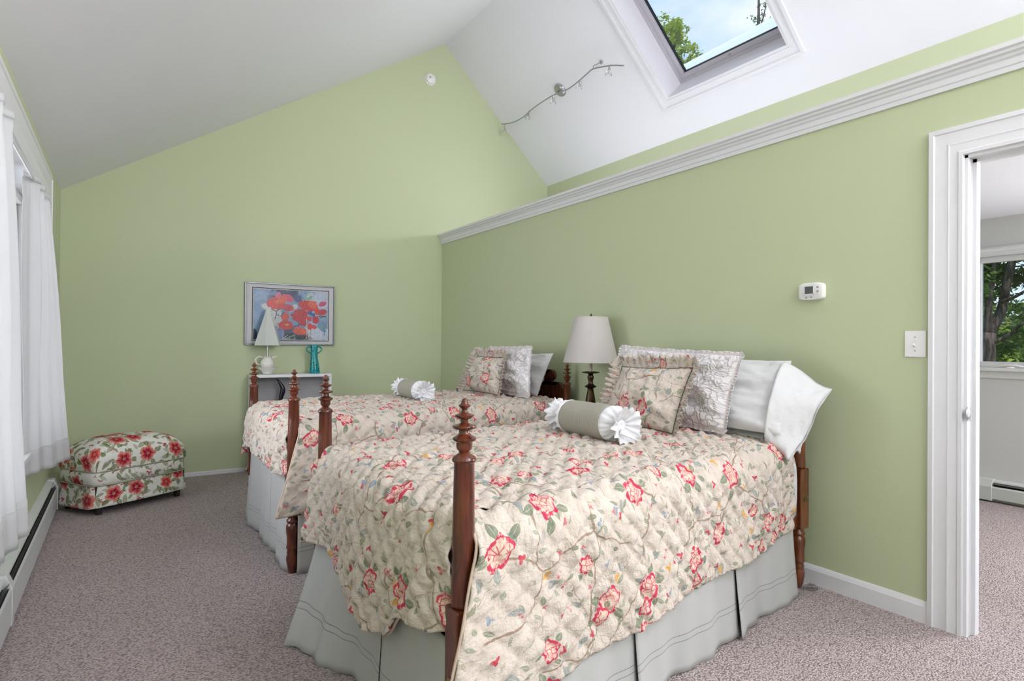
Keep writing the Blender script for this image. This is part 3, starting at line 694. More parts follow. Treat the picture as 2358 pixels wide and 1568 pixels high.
def quilt(B, w, ztop, hem_n, hem_f, hem_foot, uend, step, label, flare=1.0, head_round=0.0):
    r = .09; arc = r*PI/2
    def q2(q):
        if q <= 0: return q, 0
        if q < arc: a = q/r; return r*math.sin(a), r*(1-math.cos(a))
        return r, r+(q-arc)
    def qmax(drop): return arc+max(.02, drop-r)
    def pad(a, b):       # quilting: puffed diamonds plus pucker
        k = PI/.062; d = (abs(math.sin(k*(a+b)*.7071))*abs(math.sin(k*(a-b)*.7071)))**.4
        return .0165*d+.011*mnoise.noise(Vector((a*22, b*22, 1)))+.010*mnoise.noise(Vector((a*5, b*5, 4)))
    rows = {}
    m = MB()
    def emit(P, UV, N):
        Q = [[(p[0]+n[0]*h, p[1]+n[1]*h, p[2]+n[2]*h) for p, n, h in zip(pr, nr, [pad(*uv) for uv in ur])] for pr, nr, ur in zip(P, N, UV)]
        m.grid(Q, UV)
    def block(fn, na, nb):
        P, UV, N = [], [], []
        e = 1e-3
        for i in range(na+1):
            pr, ur, nr = [], [], []
            for j in range(nb+1):
                s, t = i/na, j/nb
                p, uv = fn(s, t); pa, _ = fn(s+e, t); pb, _ = fn(s, t+e)
                n = (Vector(pb)-Vector(p)).cross(Vector(pa)-Vector(p))
                n = n.normalized() if n.length > 1e-12 else Vector((0, 0, 1))
                pr.append(p); ur.append(uv); nr.append(n)
            P.append(pr); UV.append(ur); N.append(nr)
        emit(P, UV, N)
    ve = .04; ue = .05
    crown = lambda u, v: .016*math.sin(PI*min(1, max(0, v/w)))*min(1, max(0, u/.3)) - head_round*max(0, (u-uend+.25)/.25)**2
    # top
    def top(s, t):
        u = ue+(uend-ue)*s; v = w-ve-(w-2*ve)*t
        return B(u, v, ztop+crown(u, v)), (u, v)
    block(top, int((uend-ue)/step), int(w/step))
    # side drops
    def side(near):
        def fn(s, t):
            hem = hem_n if near else hem_f
            u_ = ue+(uend-ue)*s
            # flare of the leading edge towards the foot
            q = t*qmax(ztop-hem(u_)); out, dn = q2(q)
            sh = max(0, dn-.05); lead = (1-s)**8
            u = u_-lead*(.03+.30*sh*flare)
            bil = (.012+.050*sh)*math.sin(u_*9+1)*sh*1.2 + .03*sh*math.exp(-((u_-.12)/.12)**2)*flare
            o = out+bil+.012*mnoise.noise(Vector((u_*4, dn*6, 2)))*min(1, dn*6)
            z = ztop-dn+crown(u_, ve)
            if near: return B(u, ve-o, z), (u_, ve-q)
            return B(u, w-ve+o, z), (u_, w-ve+q)
        return fn
    fn = side(True); nt_ = int(.55/step)
    block(lambda s, t: fn(s, t), int((uend-ue)/step), nt_)
    ff = side(False); block(lambda s, t: ff(s, 1-t), int((uend-ue)/step), nt_)
    # foot drop
    def foot(s, t):
        v = ve-.02+(w-2*ve+.04)*s; q = t*qmax(ztop-hem_foot(v/w)); out, dn = q2(q)
        sh = max(0, dn-.04)
        bul = .03*math.sin(PI*s)*min(1, dn*5) + .020*math.sin(v*11+.5)*sh*2 + .10*sh*max(0, s-.72)*3.2*flare - .07*max(0, .12-s)*min(1, dn*6)*4
        vv = v+.14*sh*max(0, s-.6)*flare
        return B(ue-out-bul, vv, ztop-dn+crown(ue, v)), (ue-q, v)
    block(lambda s, t: foot(1-s, t), int(w/step), nt_)
    o = m.build('quilt', M['quilt'], smooth=1, solid=.006)
    for f_, na in ((lambda s: fn(s, 1), 160), (lambda s: ff(s, 1), 100), (lambda s: foot(s, 1), 110)):
        line_ = [f_(k/na) for k in range(na+1)]
        mb_ = MB().tube([p for p, _ in line_], .0048, 8); mb_.uv = [line_[k//8][1] for k in range(len(mb_.v))]
        mb_.build('binding', M['binding'], o, smooth=1, label='peach edge binding')
    line_ = [fn(0, k/60)[0] for k in range(61)]; MB().tube(line_, .0048, 8).build('binding', M['binding'], o, smooth=1)
    return tag(o, label, 'quilt', 'floral quilts on the two beds')
def interp(tab):
    xs = [a for a, _ in tab]; ys = [b for _, b in tab]
    def f(x):
        if x <= xs[0]: return ys[0]
        for i in range(len(xs)-1):
            if x <= xs[i+1]:
                t = (x-xs[i])/(xs[i+1]-xs[i]); t = t*t*(3-2*t); return ys[i]+(ys[i+1]-ys[i])*t
        return ys[-1]
    return f
quilt(bed1, 1.30, .742, interp([(.05, .13), (.2, .17), (.33, .225), (.6, .262), (.92, .281), (1.4, .302), (1.95, .332)]), interp([(.05, .33), (.3, .33), (1.95, .32)]),
      interp([(0, .46), (.12, .42), (.22, .40), (.33, .295), (.42, .27), (.50, .29), (.65, .35), (.80, .39), (1, .36)]), 1.95, .009,
      'cream floral quilt on the nearest bed, hanging over its side')
quilt(bed2, 1.17, .785, interp([(.05, .32), (.2, .33), (.5, .36), (1.95, .36)]), interp([(.05, .44), (.3, .40), (1.95, .40)]),
      interp([(0, .50), (.25, .50), (.5, .53), (.75, .53), (1, .50)]), 1.98, .0105,
      'cream floral quilt on the farther bed, behind the near one')

def skirt(B, w, label, flare, seed, pleats, ztop=.42):
    rt = empty('bed_skirt', B(0, w/2, 0)); r = random.Random(seed); ph = r.uniform(0, 6)
    def panel(path, name='panel', zb=.006):
        # path: list of (top point uv, bottom point uv), dense
        P = []; UV = []; s_ = 0; pr = None
        nz_ = 16
        for i in range(nz_+1):
            t = i/nz_; P.append([]); UV.append([])
            s_ = 0; pr = None
            for j, (a, c_) in enumerate(path):
                wv = math.sin(j*.19+ph)*.011*t + .006*t*math.sin(j*.47+ph*2)
                u = a[0]+(c_[0]-a[0])*t**1.3; v = a[1]+(c_[1]-a[1])*t**1.3
                nx, ny = c_[2], c_[3]
                p = B(u+nx*wv, v+ny*wv, ztop+(zb-ztop)*t+.006*math.sin(j*.11+ph)*t)
                if pr is not None: s_ += math.dist(p[:2], pr[:2])
                pr = p; P[-1].append(p); UV[-1].append((s_, ztop+(zb-ztop)*t))
        MB().grid(P, UV).build(name, M['skirt'], rt, smooth=1, solid=.0015)
    def side(v0, sg, us, k=.02):
        for i in range(len(us)-1):
            a, b_ = us[i], us[i+1]; n = max(8, int((b_-a)/.012)); path = []
            for j in range(n+1):
                u = a+.002+(b_-a-.004)*j/n; e = min(j, n-j)/n*2
                fl = k+.02*(1-min(1, e*3))
                path.append(((u, v0), (u+(-.010 if j == 0 else (.010 if j == n else 0)), v0+sg*fl, 0, sg)))
            panel(path)
            # inverted pleat lying behind the split
            if i < len(us)-2:
                u = b_; panel([((u-.06+.012*j, v0-sg*.016), (u-.06+.012*j, v0-sg*.010, 0, 0)) for j in range(11)], 'pleat', .012)
    side(-.028, -1, [.02]+pleats+[1.99]); side(w+.028, 1, [.02]+pleats+[1.99])
    vs = [.01, w*.40, w*1.0-.0]
    for i in range(2):
        a, b_ = vs[i], vs[i+1]; n = int((b_-a)/.012); path = []
        for j in range(n+1):
            v = a+.002+(b_-a-.004)*j/n; q = v/w
            fl = .012+flare*max(0, (q-.45)/.55)**1.2; dv = -flare*1.0*max(0, (q-.6)/.4)*.9 if flare > .05 else 0
            path.append(((-.016, v), (-.018-fl, v+dv, -1, 0)))
        panel(path)
    panel([((.004, w*.40-.05+.01*j), (.002, w*.40-.05+.01*j, 0, 0)) for j in range(11)], 'pleat', .012)
    return tag(rt, label, 'bed skirt', 'white skirts under the two beds')
skirt(bed1, 1.30, 'white pleated bed skirt of the nearest bed, double stitched hem', .17, 1, [.70, 1.40])
skirt(bed2, 1.17, 'white pleated bed skirt of the farther bed, behind the front posts', .02, 2, [.75, 1.45], .60)

# sheet ends at the head of each bed
for B, w, zt, lab in ((bed1, 1.30, .735, 'white sheet showing past the quilt at the head of the near bed'), (bed2, 1.17, .775, 'white sheet at the head of the farther bed under its pillows')):
    P = []; UV = []
    for i in range(13):
        u = 1.90+.155*i/12; row = []; ur = []
        prof_ = [(-.030, .385), (-.034, .46), (-.034, .55), (-.030, zt-.09), (-.018, zt-.045), (.006, zt-.018), (.05, zt-.006), (w/2, zt), (w-.05, zt-.006), (w-.006, zt-.018), (w+.018, zt-.045), (w+.030, zt-.09), (w+.03, .5)]
        for j, (v, z) in enumerate(prof_):
            f = .03*(i/12)**2
            row.append(B(u, v+(f if v < w/2 else -f)*.4, z-(.03*(i/12)**2 if z > .6 else 0)+(.0 if z > .4 else .01*math.sin(i)))); ur.append((u, v))
        P.append(row); UV.append(ur)
    o = MB().grid(P, UV).build('bed_sheet', M['sheet'], smooth=60, solid=.003); tag(o, lab, 'sheet')

# ---------------------------------------------------------------- pillows
def pillow(parent, name, quad, th, mat, n=36, pinch=.06, seed=1, wrinkle=.008, uvoff=(0, 0), quiltd=0, power=.5, sag=0):
    TL, TR, BR, BL = [Vector(q) for q in quad]
    W_, H_ = (TR-TL).length, (TL-BL).length
    N = (TR-TL).cross(BL-TL).normalized()         # faces the viewer when TL->TR runs left to right
    def P(s, t, sd):
        a = 2*s-1; c_ = 2*t-1
        a2 = a*(1-pinch*(1-c_*c_)*1.0); c2 = c_*(1-pinch*(1-a*a)*1.0)
        s2, t2 = (a2+1)/2, (c2+1)/2
        p = TL*(1-s2)*(1-t2)+TR*s2*(1-t2)+BR*s2*t2+BL*(1-s2)*t2
        f = max(0, (1-a*a)*(1-c_*c_))**power
        f *= (1+sag*c_)
        h = th/2*f
        nn = mnoise.noise(Vector((s*5+seed, t*5, sd*3)))*wrinkle*3*min(1, f*2) + mnoise.noise(Vector((s*14+seed, t*14, sd)))*wrinkle*min(1, f*3)
        if quiltd and sd > 0:
            k = PI/.062; x, y = s*W_, t*H_
            nn += quiltd*((abs(math.sin(k*(x+y)*.7071))*abs(math.sin(k*(x-y)*.7071)))**.4-.5)*min(1, f*3)
        return p+N*(sd*h+nn)
    m = MB()
    for sd in (1, -1):
        G_ = [[P(j/n, i/n, sd) for j in range(n+1)] for i in range(n+1)]
        U_ = [[(uvoff[0]+W_*j/n, uvoff[1]-H_*i/n) for j in range(n+1)] for i in range(n+1)]
        m.grid(G_, U_, flip=(sd > 0))
    o = m.build(name, mat, parent, smooth=1)
    return o, (TL, TR, BR, BL, N, pinch)
def border(info, off=0.0, n=60):
    TL, TR, BR, BL, N, pinch = info; pts = []
    for e in range(4):
        for k in range(n):
            q = k/n*2-1
            a, c_ = [(q, -1), (1, q), (-q, 1), (-1, -q)][e]
            a2 = a*(1-pinch*(1-c_*c_)); c2 = c_*(1-pinch*(1-a*a)); s2, t2 = (a2+1)/2, (c2+1)/2
            pts.append(TL*(1-s2)*(1-t2)+TR*s2*(1-t2)+BR*s2*t2+BL*(1-s2)*t2)
    return pts
def ruffle(parent, info, wid, mat, waves=60, amp=.012, back=.3, edges=None):
    pts = border(info); n = len(pts); N = info[4]; C_ = (info[0]+info[1]+info[2]+info[3])/4
    rows = [[], [], [], [], []]; UV = [[], [], [], [], []]; L_ = 0
    for k in range(n*2+1):
        i = k/2; p = pts[int(i) % n].lerp(pts[(int(i)+1) % n], i-int(i)); q = pts[(int(i)+1) % n]; q0 = pts[int(i) % n]
        tan = (q-q0).normalized(); outv = tan.cross(N); outv = outv if outv.dot(p-C_) > 0 else -outv
        # blend outward direction to radial near the corners
        outv = (outv+.5*(p-C_).normalized()).normalized()
        w_ = amp*math.sin(2*PI*waves*k/(n*2))
        for j in range(5):
            t = j/4; wj = wid*t*(1+.12*math.sin(k*.37))
            rows[j].append(p+outv*wj+N*(w_*(t*1.3)+.004*math.sin(k*1.3)*t-back*wid*t*t)); UV[j].append((k*.008, .5+t*.1))
    m = MB(); m.grid(rows, UV); o = m.build('ruffle', mat, parent, smooth=1, solid=.0015, label='gathered matching ruffle')
    return o
def piping(parent, info, mat, r=.004, lift=.0, sel=None):
    pts = border(info, n=30); N = info[4]
    if sel is not None: pts = pts[sel[0]:sel[1]]
    else: pts = pts+[pts[0]]
    MB().tube([p+N*lift for p in pts], r, 8).build('piping', mat, parent, smooth=1)

# floral ruffled cushions
def floral_cushion(quad, label, uvo, th=.15):
    c = sum((Vector(q) for q in quad), Vector())/4; zb = min(q[2] for q in quad); rt = empty('ruffled_cushion', (c.x, c.y, zb))
    o, inf = pillow(rt, 'cushion', quad, th, M['cushion'], pinch=.05, seed=uvo[0], uvoff=uvo, quiltd=.004)
    ruffle(rt, inf, .062, M['cushion'], 46, .011, .55); piping(rt, inf, M['piping'], .0035)
    return tag(rt, label, 'cushion', 'ruffled floral cushions, one per bed')
floral_cushion([(2.44, 2.63, 1.085), (2.44, 2.11, 1.098), (2.29, 2.105, .775), (2.29, 2.62, .775)], 'floral ruffled cushion leaning on the near bed behind a striped bolster', (3.2, 1.7))
floral_cushion([(2.465, 4.39, 1.112), (2.465, 3.97, 1.107), (2.365, 3.88, .828), (2.365, 4.44, .828)], 'floral ruffled cushion on the farther bed, tilted against its sham', (8.1, 5.3), .14)
# tufted shams
def sham(quad, label, seed):
    c = sum((Vector(q) for q in quad), Vector())/4; zb = min(q[2] for q in quad); rt = empty('tufted_sham', (c.x, c.y, zb))
    o, inf = pillow(rt, 'cushion', quad, .12, M['tufted'], n=44, pinch=.045, seed=seed, wrinkle=.012, uvoff=(seed, seed))
    ruffle(rt, inf, .020, M['tufted'], 10, .002, .1); piping(rt, inf, M['pink_piping'], .003)
    return tag(rt, label, 'pillow sham', 'white tufted shams, one per bed')
sham([(2.63, 2.84, 1.195), (2.63, 1.965, 1.165), (2.51, 1.975, .79), (2.51, 2.87, .79)], 'wide white tufted sham behind the near bed floral cushion', 2.0)
sham([(2.62, 4.46, 1.175), (2.62, 3.83, 1.185), (2.52, 3.71, .83), (2.52, 4.50, .83)], 'white tufted sham on the farther bed behind its floral cushion', 5.0)
# plain white pillows
rt = empty('white_pillow', (2.68, 2.2, .76))
o, inf = pillow(rt, 'cushion', [(2.80, 2.85, 1.12), (2.80, 1.80, 1.14), (2.56, 1.70, .80), (2.58, 2.85, .80)], .13, M['pillow'], n=40, pinch=.015, seed=9, wrinkle=.012, power=.42)
def pcase(parent, edgeT, edgeB, outT, outB, wid, name='pillowcase_end', n=26):
    """open end of a pillow case: a flattened sleeve from the pillow side (edge) to the mouth (out)"""
    eT, eB, oT, oB = map(Vector, (edgeT, edgeB, outT, outB))
    Nn = (oT-eT).cross(eB-eT).normalized(); P = []; UV = []; na = 16
    for i in range(na+1):
        t = i/na; a = eT.lerp(oT, t); b_ = eB.lerp(oB, t); row = []; ur = []
        thk = wid*(1-t)**.8+.012
        for k in range(n*2):
            s = (k/n) if k < n else 2-(k/n); sd = 1 if k < n else -1
            p = a.lerp(b_, s)+Nn*sd*thk*max(0, math.sin(PI*s))**.5
            p += Nn*(.018*t*math.sin(s*9+t*2)+.010*mnoise.noise(Vector((s*7, t*6, 3)))*(.4+t)) + (a-b_).normalized()*.012*math.sin(t*7+s*4)*t
            row.append(p); ur.append((t*.2, s*.4))
        P.append(row); UV.append(ur)
    MB().grid(P, UV, wrap=True).build(name, M['pillow'], parent, smooth=1, solid=.0015)
pcase(rt, (2.80, 1.83, 1.135), (2.56, 1.78, .76), (2.80, 1.60, 1.015), (2.585, 1.665, .685), .075)
tag(rt, 'plain white pillow slumped against the near headboard, open case end', 'pillow', 'plain white pillows at the headboards')
rt = empty('white_pillow', (2.74, 2.3, .745))
o, inf = pillow(rt, 'cushion', [(2.82, 2.90, .90), (2.82, 1.84, .90), (2.60, 1.82, .765), (2.60, 2.90, .765)], .10, M['pillow'], n=24, pinch=.02, seed=4)
pcase(rt, (2.80, 1.86, .86), (2.68, 1.84, .76), (2.80, 1.735, .76), (2.74, 1.715, .70), .03)
tag(rt, 'lower white pillow mostly hidden under the slumped one, near bed', 'pillow', 'plain white pillows at the headboards')
rt = empty('white_pillow', (2.74, 4.1, .78))
o, inf = pillow(rt, 'cushion', [(2.78, 4.50, 1.13), (2.78, 3.76, 1.145), (2.66, 3.80, .815), (2.66, 4.60, .815)], .16, M['pillow'], n=36, pinch=.04, seed=13, wrinkle=.010)
tag(rt, 'plain white pillow on the farther bed beside its headboard scroll', 'pillow', 'plain white pillows at the headboards')

# bolsters
def bolster(c, r, L_, dirv, label):
    c = Vector(c); d = Vector(dirv).normalized(); rt = empty('bolster', (c.x, c.y, c.z-r))
    prof_ = [(r*.93, 0), (r*.985, .008), (r, .02)]+[(r*(1+.012*math.sin(k*1.1)), .02+(L_-.04)*k/10) for k in range(1, 10)]+[(r, L_-.02), (r*.985, L_-.008), (r*.93, L_)]
    MB().lathe(c-d*L_/2, prof_, 48, d).build('body', M['ribbed'], rt, smooth=50)
    t = Vector((0, 0, 1)); e1 = d.cross(t).normalized(); e2 = d.cross(e1)
    for sg in (1, -1):
        base = c+d*sg*L_/2; rows = []; UV = []
        # gathered cap narrowing to the tie and frill opening beyond it
        pr = [(r*.97, -.004, .0), (r*1.00, .012, .004), (r*.93, .032, .008), (r*.66, .050, .010), (r*.32, .058, .006), (r*.30, .066, .004), (r*.52, .076, .008), (r*.78, .090, .012), (r*.98, .108, .016)]
        for rr, h, am in pr:
            row = []; ur = []
            for k in range(120):
                a = 2*PI*k/120; q = rr+.38*am*math.sin(a*13+sg)+.22*am*math.sin(a*23)+.25*am*math.sin(a*5+h*40)
                zz = base+d*sg*(h+am*.5*math.cos(a*11))+e1*(q*math.cos(a))+e2*(q*math.sin(a))
                zz.z = max(zz.z, c.z-r+.004)
                row.append(zz); ur.append((a*r, h))
            rows.append(row); UV.append(ur)
        MB().grid(rows, UV, wrap=True, flip=(sg < 0)).build('end_frill', M['lace'], rt, smooth=1, solid=.001)
        tie = base+d*sg*.062
        MB().lathe(base+d*sg*.050, [(r*.40, 0), (r*.34, .010), (r*.26, .016), (r*.10, .013), (.0005, .008)], 24, d*sg, caps=False).build('gathered_centre', M['lace'], rt, smooth=1)
        MB().tube([tie+e1*(r*.34*math.cos(a))+e2*(r*.34*math.sin(a)) for a in [2*PI*k/24 for k in range(25)]], .005, 8).tube([tie+e2*(.02), tie+e1*.03*sg+e2*.03+d*sg*.03, tie+e1*.05+e2*r*.8+d*sg*.07], [.005, .008, .003], 8).build('ribbon_tie', M['lace'], rt, smooth=1)
    return tag(rt, label, 'bolster', 'ribbed taupe bolsters, one per bed')
bolster((1.895, 2.26, .765+.086), .083, .315, (.03, 1, 0), 'ribbed taupe bolster with white frilled ends on the near bed')
bolster((1.775, 4.115, .806+.071), .070, .275, (.02, 1, 0), 'ribbed taupe bolster with white frilled ends on the farther bed')

# ================================================================ LAMP + NIGHTSTAND BETWEEN THE BEDS
ns = empty('nightstand', (2.76, 3.36, 0)); nx, ny = 2.77, 3.35
MB().box((nx-.19, ny-.16, .62), (nx+.19, ny+.16, .645)).build('top', M['nightstand'], ns, bevel=.004)
MB().box((nx-.17, ny-.14, .47), (nx+.17, ny+.14, .62)).build('body', M['nightstand'], ns, bevel=.003)
dr = MB().box((nx-.178, ny-.12, .49), (nx-.17, ny+.12, .60)).build('drawer', M['nightstand'], ns, bevel=.003)
MB().lathe((nx-.178, ny, .545), [(.005, 0), (.006, .01), (.012, .016), (.008, .024)], 14, (-1, 0, 0)).build('knob', M['bolt'], dr, smooth=40)
for a in (-1, 1):
    for c_ in (-1, 1): MB().lathe((nx+a*.15, ny+c_*.12, 0), [(.012, 0), (.016, .2), (.018, .47)], 14).build('leg', M['nightstand'], ns, smooth=40)
tag(ns, 'small dark wooden nightstand between the beds under the brass lamp', 'nightstand')
lp = empty('table_lamp', (2.79, 3.33, .645)); lx, ly = 2.79, 3.33
MB().lathe((lx, ly, 0), [(.075, .645), (.078, .655), (.070, .668), (.045, .682), (.028, .700), (.022, .725), (.030, .738), (.024, .752), (.028, .765), (.036, .790), (.037, .800), (.033, .830), (.024, .880), (.020, .900), (.024, .906), (.040, .913), (.043, .919), (.030, .926), (.018, .935), (.016, .955), (.022, .975), (.024, .985), (.016, 1.000), (.020, 1.008), (.060, 1.013), (.064, 1.018), (.030, 1.024)], 36).build('base', M['brass'], lp, smooth=50, label='dark aged brass candlestick base')
MB().lathe((lx, ly, 0), [(.013, 1.02), (.013, 1.10)], 20).build('sleeve', M['candle'], lp, smooth=50, label='ivory candle sleeve')
MB().lathe((lx, ly, 0), [(.193, 1.0875), (.1935, 1.092), (.119, 1.402), (.119, 1.406), (.117, 1.406), (.117, 1.402), (.190, 1.092)], 64, caps=False).build('lamp_shade', M['shade'], lp, smooth=30, label='white empire lamp shade')
MB().lathe((lx, ly, 0), [(.194, 1.086), (.1955, 1.089), (.194, 1.094)], 64, caps=False).build('shade_trim', M['shade'], lp, smooth=1)
MB().lathe((lx, ly, 0), [(.1190, 1.400), (.1210, 1.404), (.1190, 1.408)], 64, caps=False).build('shade_trim', M['shade'], lp, smooth=1)
m = MB(); m.tube([(lx, ly, 1.09), (lx, ly, 1.402)], .003, 8)
for k in range(3):
    a = 2*PI*k/3; m.tube([(lx, ly, 1.400), (lx+.118*math.cos(a), ly+.118*math.sin(a), 1.400)], .0015, 6)
m.build('harp', M['brass'], lp)
MB().lathe((lx, ly, 0), [(.004, 1.400), (.006, 1.408), (.003, 1.412), (.007, 1.418), (.005, 1.426), (.001, 1.434)], 14).build('finial', M['brass'], lp, smooth=40)
tag(lp, 'brass candlestick lamp with white shade between the two beds', 'lamp')

# ================================================================ WHITE SHELF UNIT AND WHAT STANDS ON IT
sx0, sx1, sya, syb = .985, 1.695, 5.88, 6.13
sh = empty('shelf_unit', ((sx0+sx1)/2, (sya+syb)/2, 0))
MB().box((sx0, sya, .885), (sx1, syb, .912)).build('top', M['trim'], sh, bevel=.003)
for x in (sx0, sx1-.022): MB().box((x, sya+.004, 0), (x+.022, syb, .885)).build('side_panel', M['trim'], sh, bevel=.002)
MB().box((sx0+.022, syb-.012, .04), (sx1-.022, syb, .885)).build('back_panel', M['panel_grey'], sh, label='grey back panel')
for z in (.04, .56): MB().box((sx0+.022, sya+.01, z), (sx1-.022, syb-.012, z+.02)).build('shelf', M['trim'], sh, bevel=.002)
tag(sh, 'white shelf unit on the far wall beneath the poppy picture', 'shelf unit')
# pitcher lamp
pl = empty('pitcher_lamp', (1.13, 6.0, .912)); px_, py_, pz = 1.13, 6.0, .912
MB().lathe((px_, py_, pz), [(.030, 0), (.040, .004), (.042, .012), (.055, .030), (.078, .052), (.088, .066), (.084, .067), (.070, .055), (.03, .04)], 36).build('bowl', M['ceramic'], pl, smooth=50, label='white basin under the jug')
jug = MB().lathe((px_, py_, pz), [(.035, .045), (.052, .065), (.062, .090), (.060, .115), (.045, .140), (.034, .150), (.036, .160), (.044, .168), (.040, .168), (.03, .155)], 36).build('jug', M['ceramic'], pl, smooth=50, label='white jug')
MB().tube([(px_-.035, py_, pz+.155), (px_-.075, py_, pz+.165), (px_-.105, py_, pz+.140), (px_-.095, py_, pz+.10), (px_-.055, py_, pz+.085)], [.006, .007, .007, .006, .005], 10).build('handle', M['ceramic'], jug, smooth=1)
MB().tube([(px_+.030, py_, pz+.148), (px_+.055, py_, pz+.158), (px_+.085, py_, pz+.168)], [.014, .009, .004], 10).build('spout', M['ceramic'], jug, smooth=1)
MB().lathe((px_, py_, pz), [(.009, .15), (.009, .30)], 16).build('stem', M['steel'], pl, smooth=50)
m = MB(); nsd = 6; z0_, z1_ = pz+.268, pz+.612
def ringp(r, z, o=math.radians(12)): return [(px_+r*math.cos(2*PI*k/nsd+o), py_+r*math.sin(2*PI*k/nsd+o), z) for k in range(nsd)]
m.grid([ringp(.122, z0_), ringp(.010, z1_)], wrap=True); m.build('lamp_shade', M['shade_white'], pl, solid=.002, label='tall six sided pyramid shade')
for k in range(nsd):
    a, b_ = ringp(.122, z0_)[k], ringp(.010, z1_)[k]; MB().tube([a, b_], .0018, 6).build('shade_rib', M['ceramic'], pl)
tag(pl, 'white jug and basin lamp with a tall pyramid shade', 'lamp')
# teal vase
def teal():
    g = G('teal_glaze'); co = g.coord()
    vo = g.n('ShaderNodeTexVoronoi'); g.put(vo.inputs['Vector'], co); vo.inputs['Scale'].default_value = 42; vo.inputs['Randomness'].default_value = .45
    f = g.ss(vo.outputs['Distance'], .30, .24)
    g.setp(Base_Color=g.mix(f, g.mix(g.noise(co, 25, 2), (.0, .20, .22), (.02, .36, .38)), (.004, .02, .05)), Roughness=.2)
    g.bump(g.noise(co, 40, 2), .3, .004); return g.m
M['teal'] = teal()
vx, vy = 1.565, 6.0; vz = .912; vs_ = empty('teal_vase', (vx, vy, vz)); rows = []
for r, h, dx in ((.046, 0, 0), (.049, .006, 0), (.046, .05, -.003), (.040, .10, -.006), (.034, .15, -.008), (.032, .20, -.008), (.033, .235, -.008), (.036, .262, -.008), (.034, .272, -.008), (.026, .268, -.008), (.024, .22, -.008)):
    rows.append([(vx+dx+(r+(.003*math.sin(5*a) if h > .25 else 0))*math.cos(a), vy+r*math.sin(a), vz+h+(.004*math.sin(5*a+1) if h > .25 else 0)) for a in [2*PI*k/32 for k in range(32)]])
m = MB(); m.grid(rows, wrap=True); m.f.append(tuple(range(31, -1, -1))); m.mi.append(0); m.build('body', M['teal'], vs_, smooth=50)
for sg in (-1, 1):
    x = vx-.008
    MB().tube([(x+sg*.028, vy, vz+.262), (x+sg*.055, vy, vz+.256), (x+sg*.074, vy, vz+.236), (x+sg*.070, vy, vz+.222), (x+sg*.050, vy, vz+.205), (x+sg*.030, vy, vz+.192)], [.010, .008, .006, .006, .006, .007], 10).build('handle', M['teal'], vs_, smooth=1)
tag(vs_, 'teal ceramic vase with black spots and two handles', 'vase')
# black figurine
fx, fy, fz = 1.235, 6.0, .58
pts = [(.018, 0), (.020, .02), (.012, .06), (.016, .10), (.030, .145), (.040, .185), (.028, .215), (.010, .245), (-.012, .272), (-.025, .290)]
rad = [.026, .022, .016, .017, .024, .025, .020, .013, .008, .002]
bf = MB().tube([(fx+a, fy, fz+h) for a, h in pts], rad, 16).build('bird_figurine', M['black'], smooth=1, sub=1)
tag(bf, 'glossy black curved bird figurine inside the white shelf unit', 'figurine')

# ================================================================ PICTURE
pic = empty('framed_picture', (1.367, YF, 1.183)); fx0, fx1, fz0, fz1 = .947, 1.787, 1.183, 1.776
def rect_ring(x0, x1, z0, z1, w, y0, y1):
    m = MB(); m.box((x0, y0, z0), (x0+w, y1, z1)).box((x1-w, y0, z0), (x1, y1, z1)).box((x0+w, y0, z0), (x1-w, y1, z0+w)).box((x0+w, y0, z1-w), (x1-w, y1, z1)); return m
rect_ring(fx0, fx1, fz0, fz1, .013, YF-.028, YF-.002).build('frame', plain('grey_metal_frame', (.20, .22, .23), .35, .6), pic, bevel=.002, label='thin grey metal frame')
MB().box((fx0+.012, YF-.014, fz0+.012), (fx1-.012, YF-.003, fz1-.012)).build('mat_board', plain('pale_mat_board', (.60, .59, .61), .8), pic)
ix0, ix1, iz0, iz1 = fx0+.066, fx1-.054, fz0+.040, fz1-.048
rect_ring(ix0, ix1, iz0, iz1, .006, YF-.0155, YF-.0135).build('inner_border', M['dark'], pic)
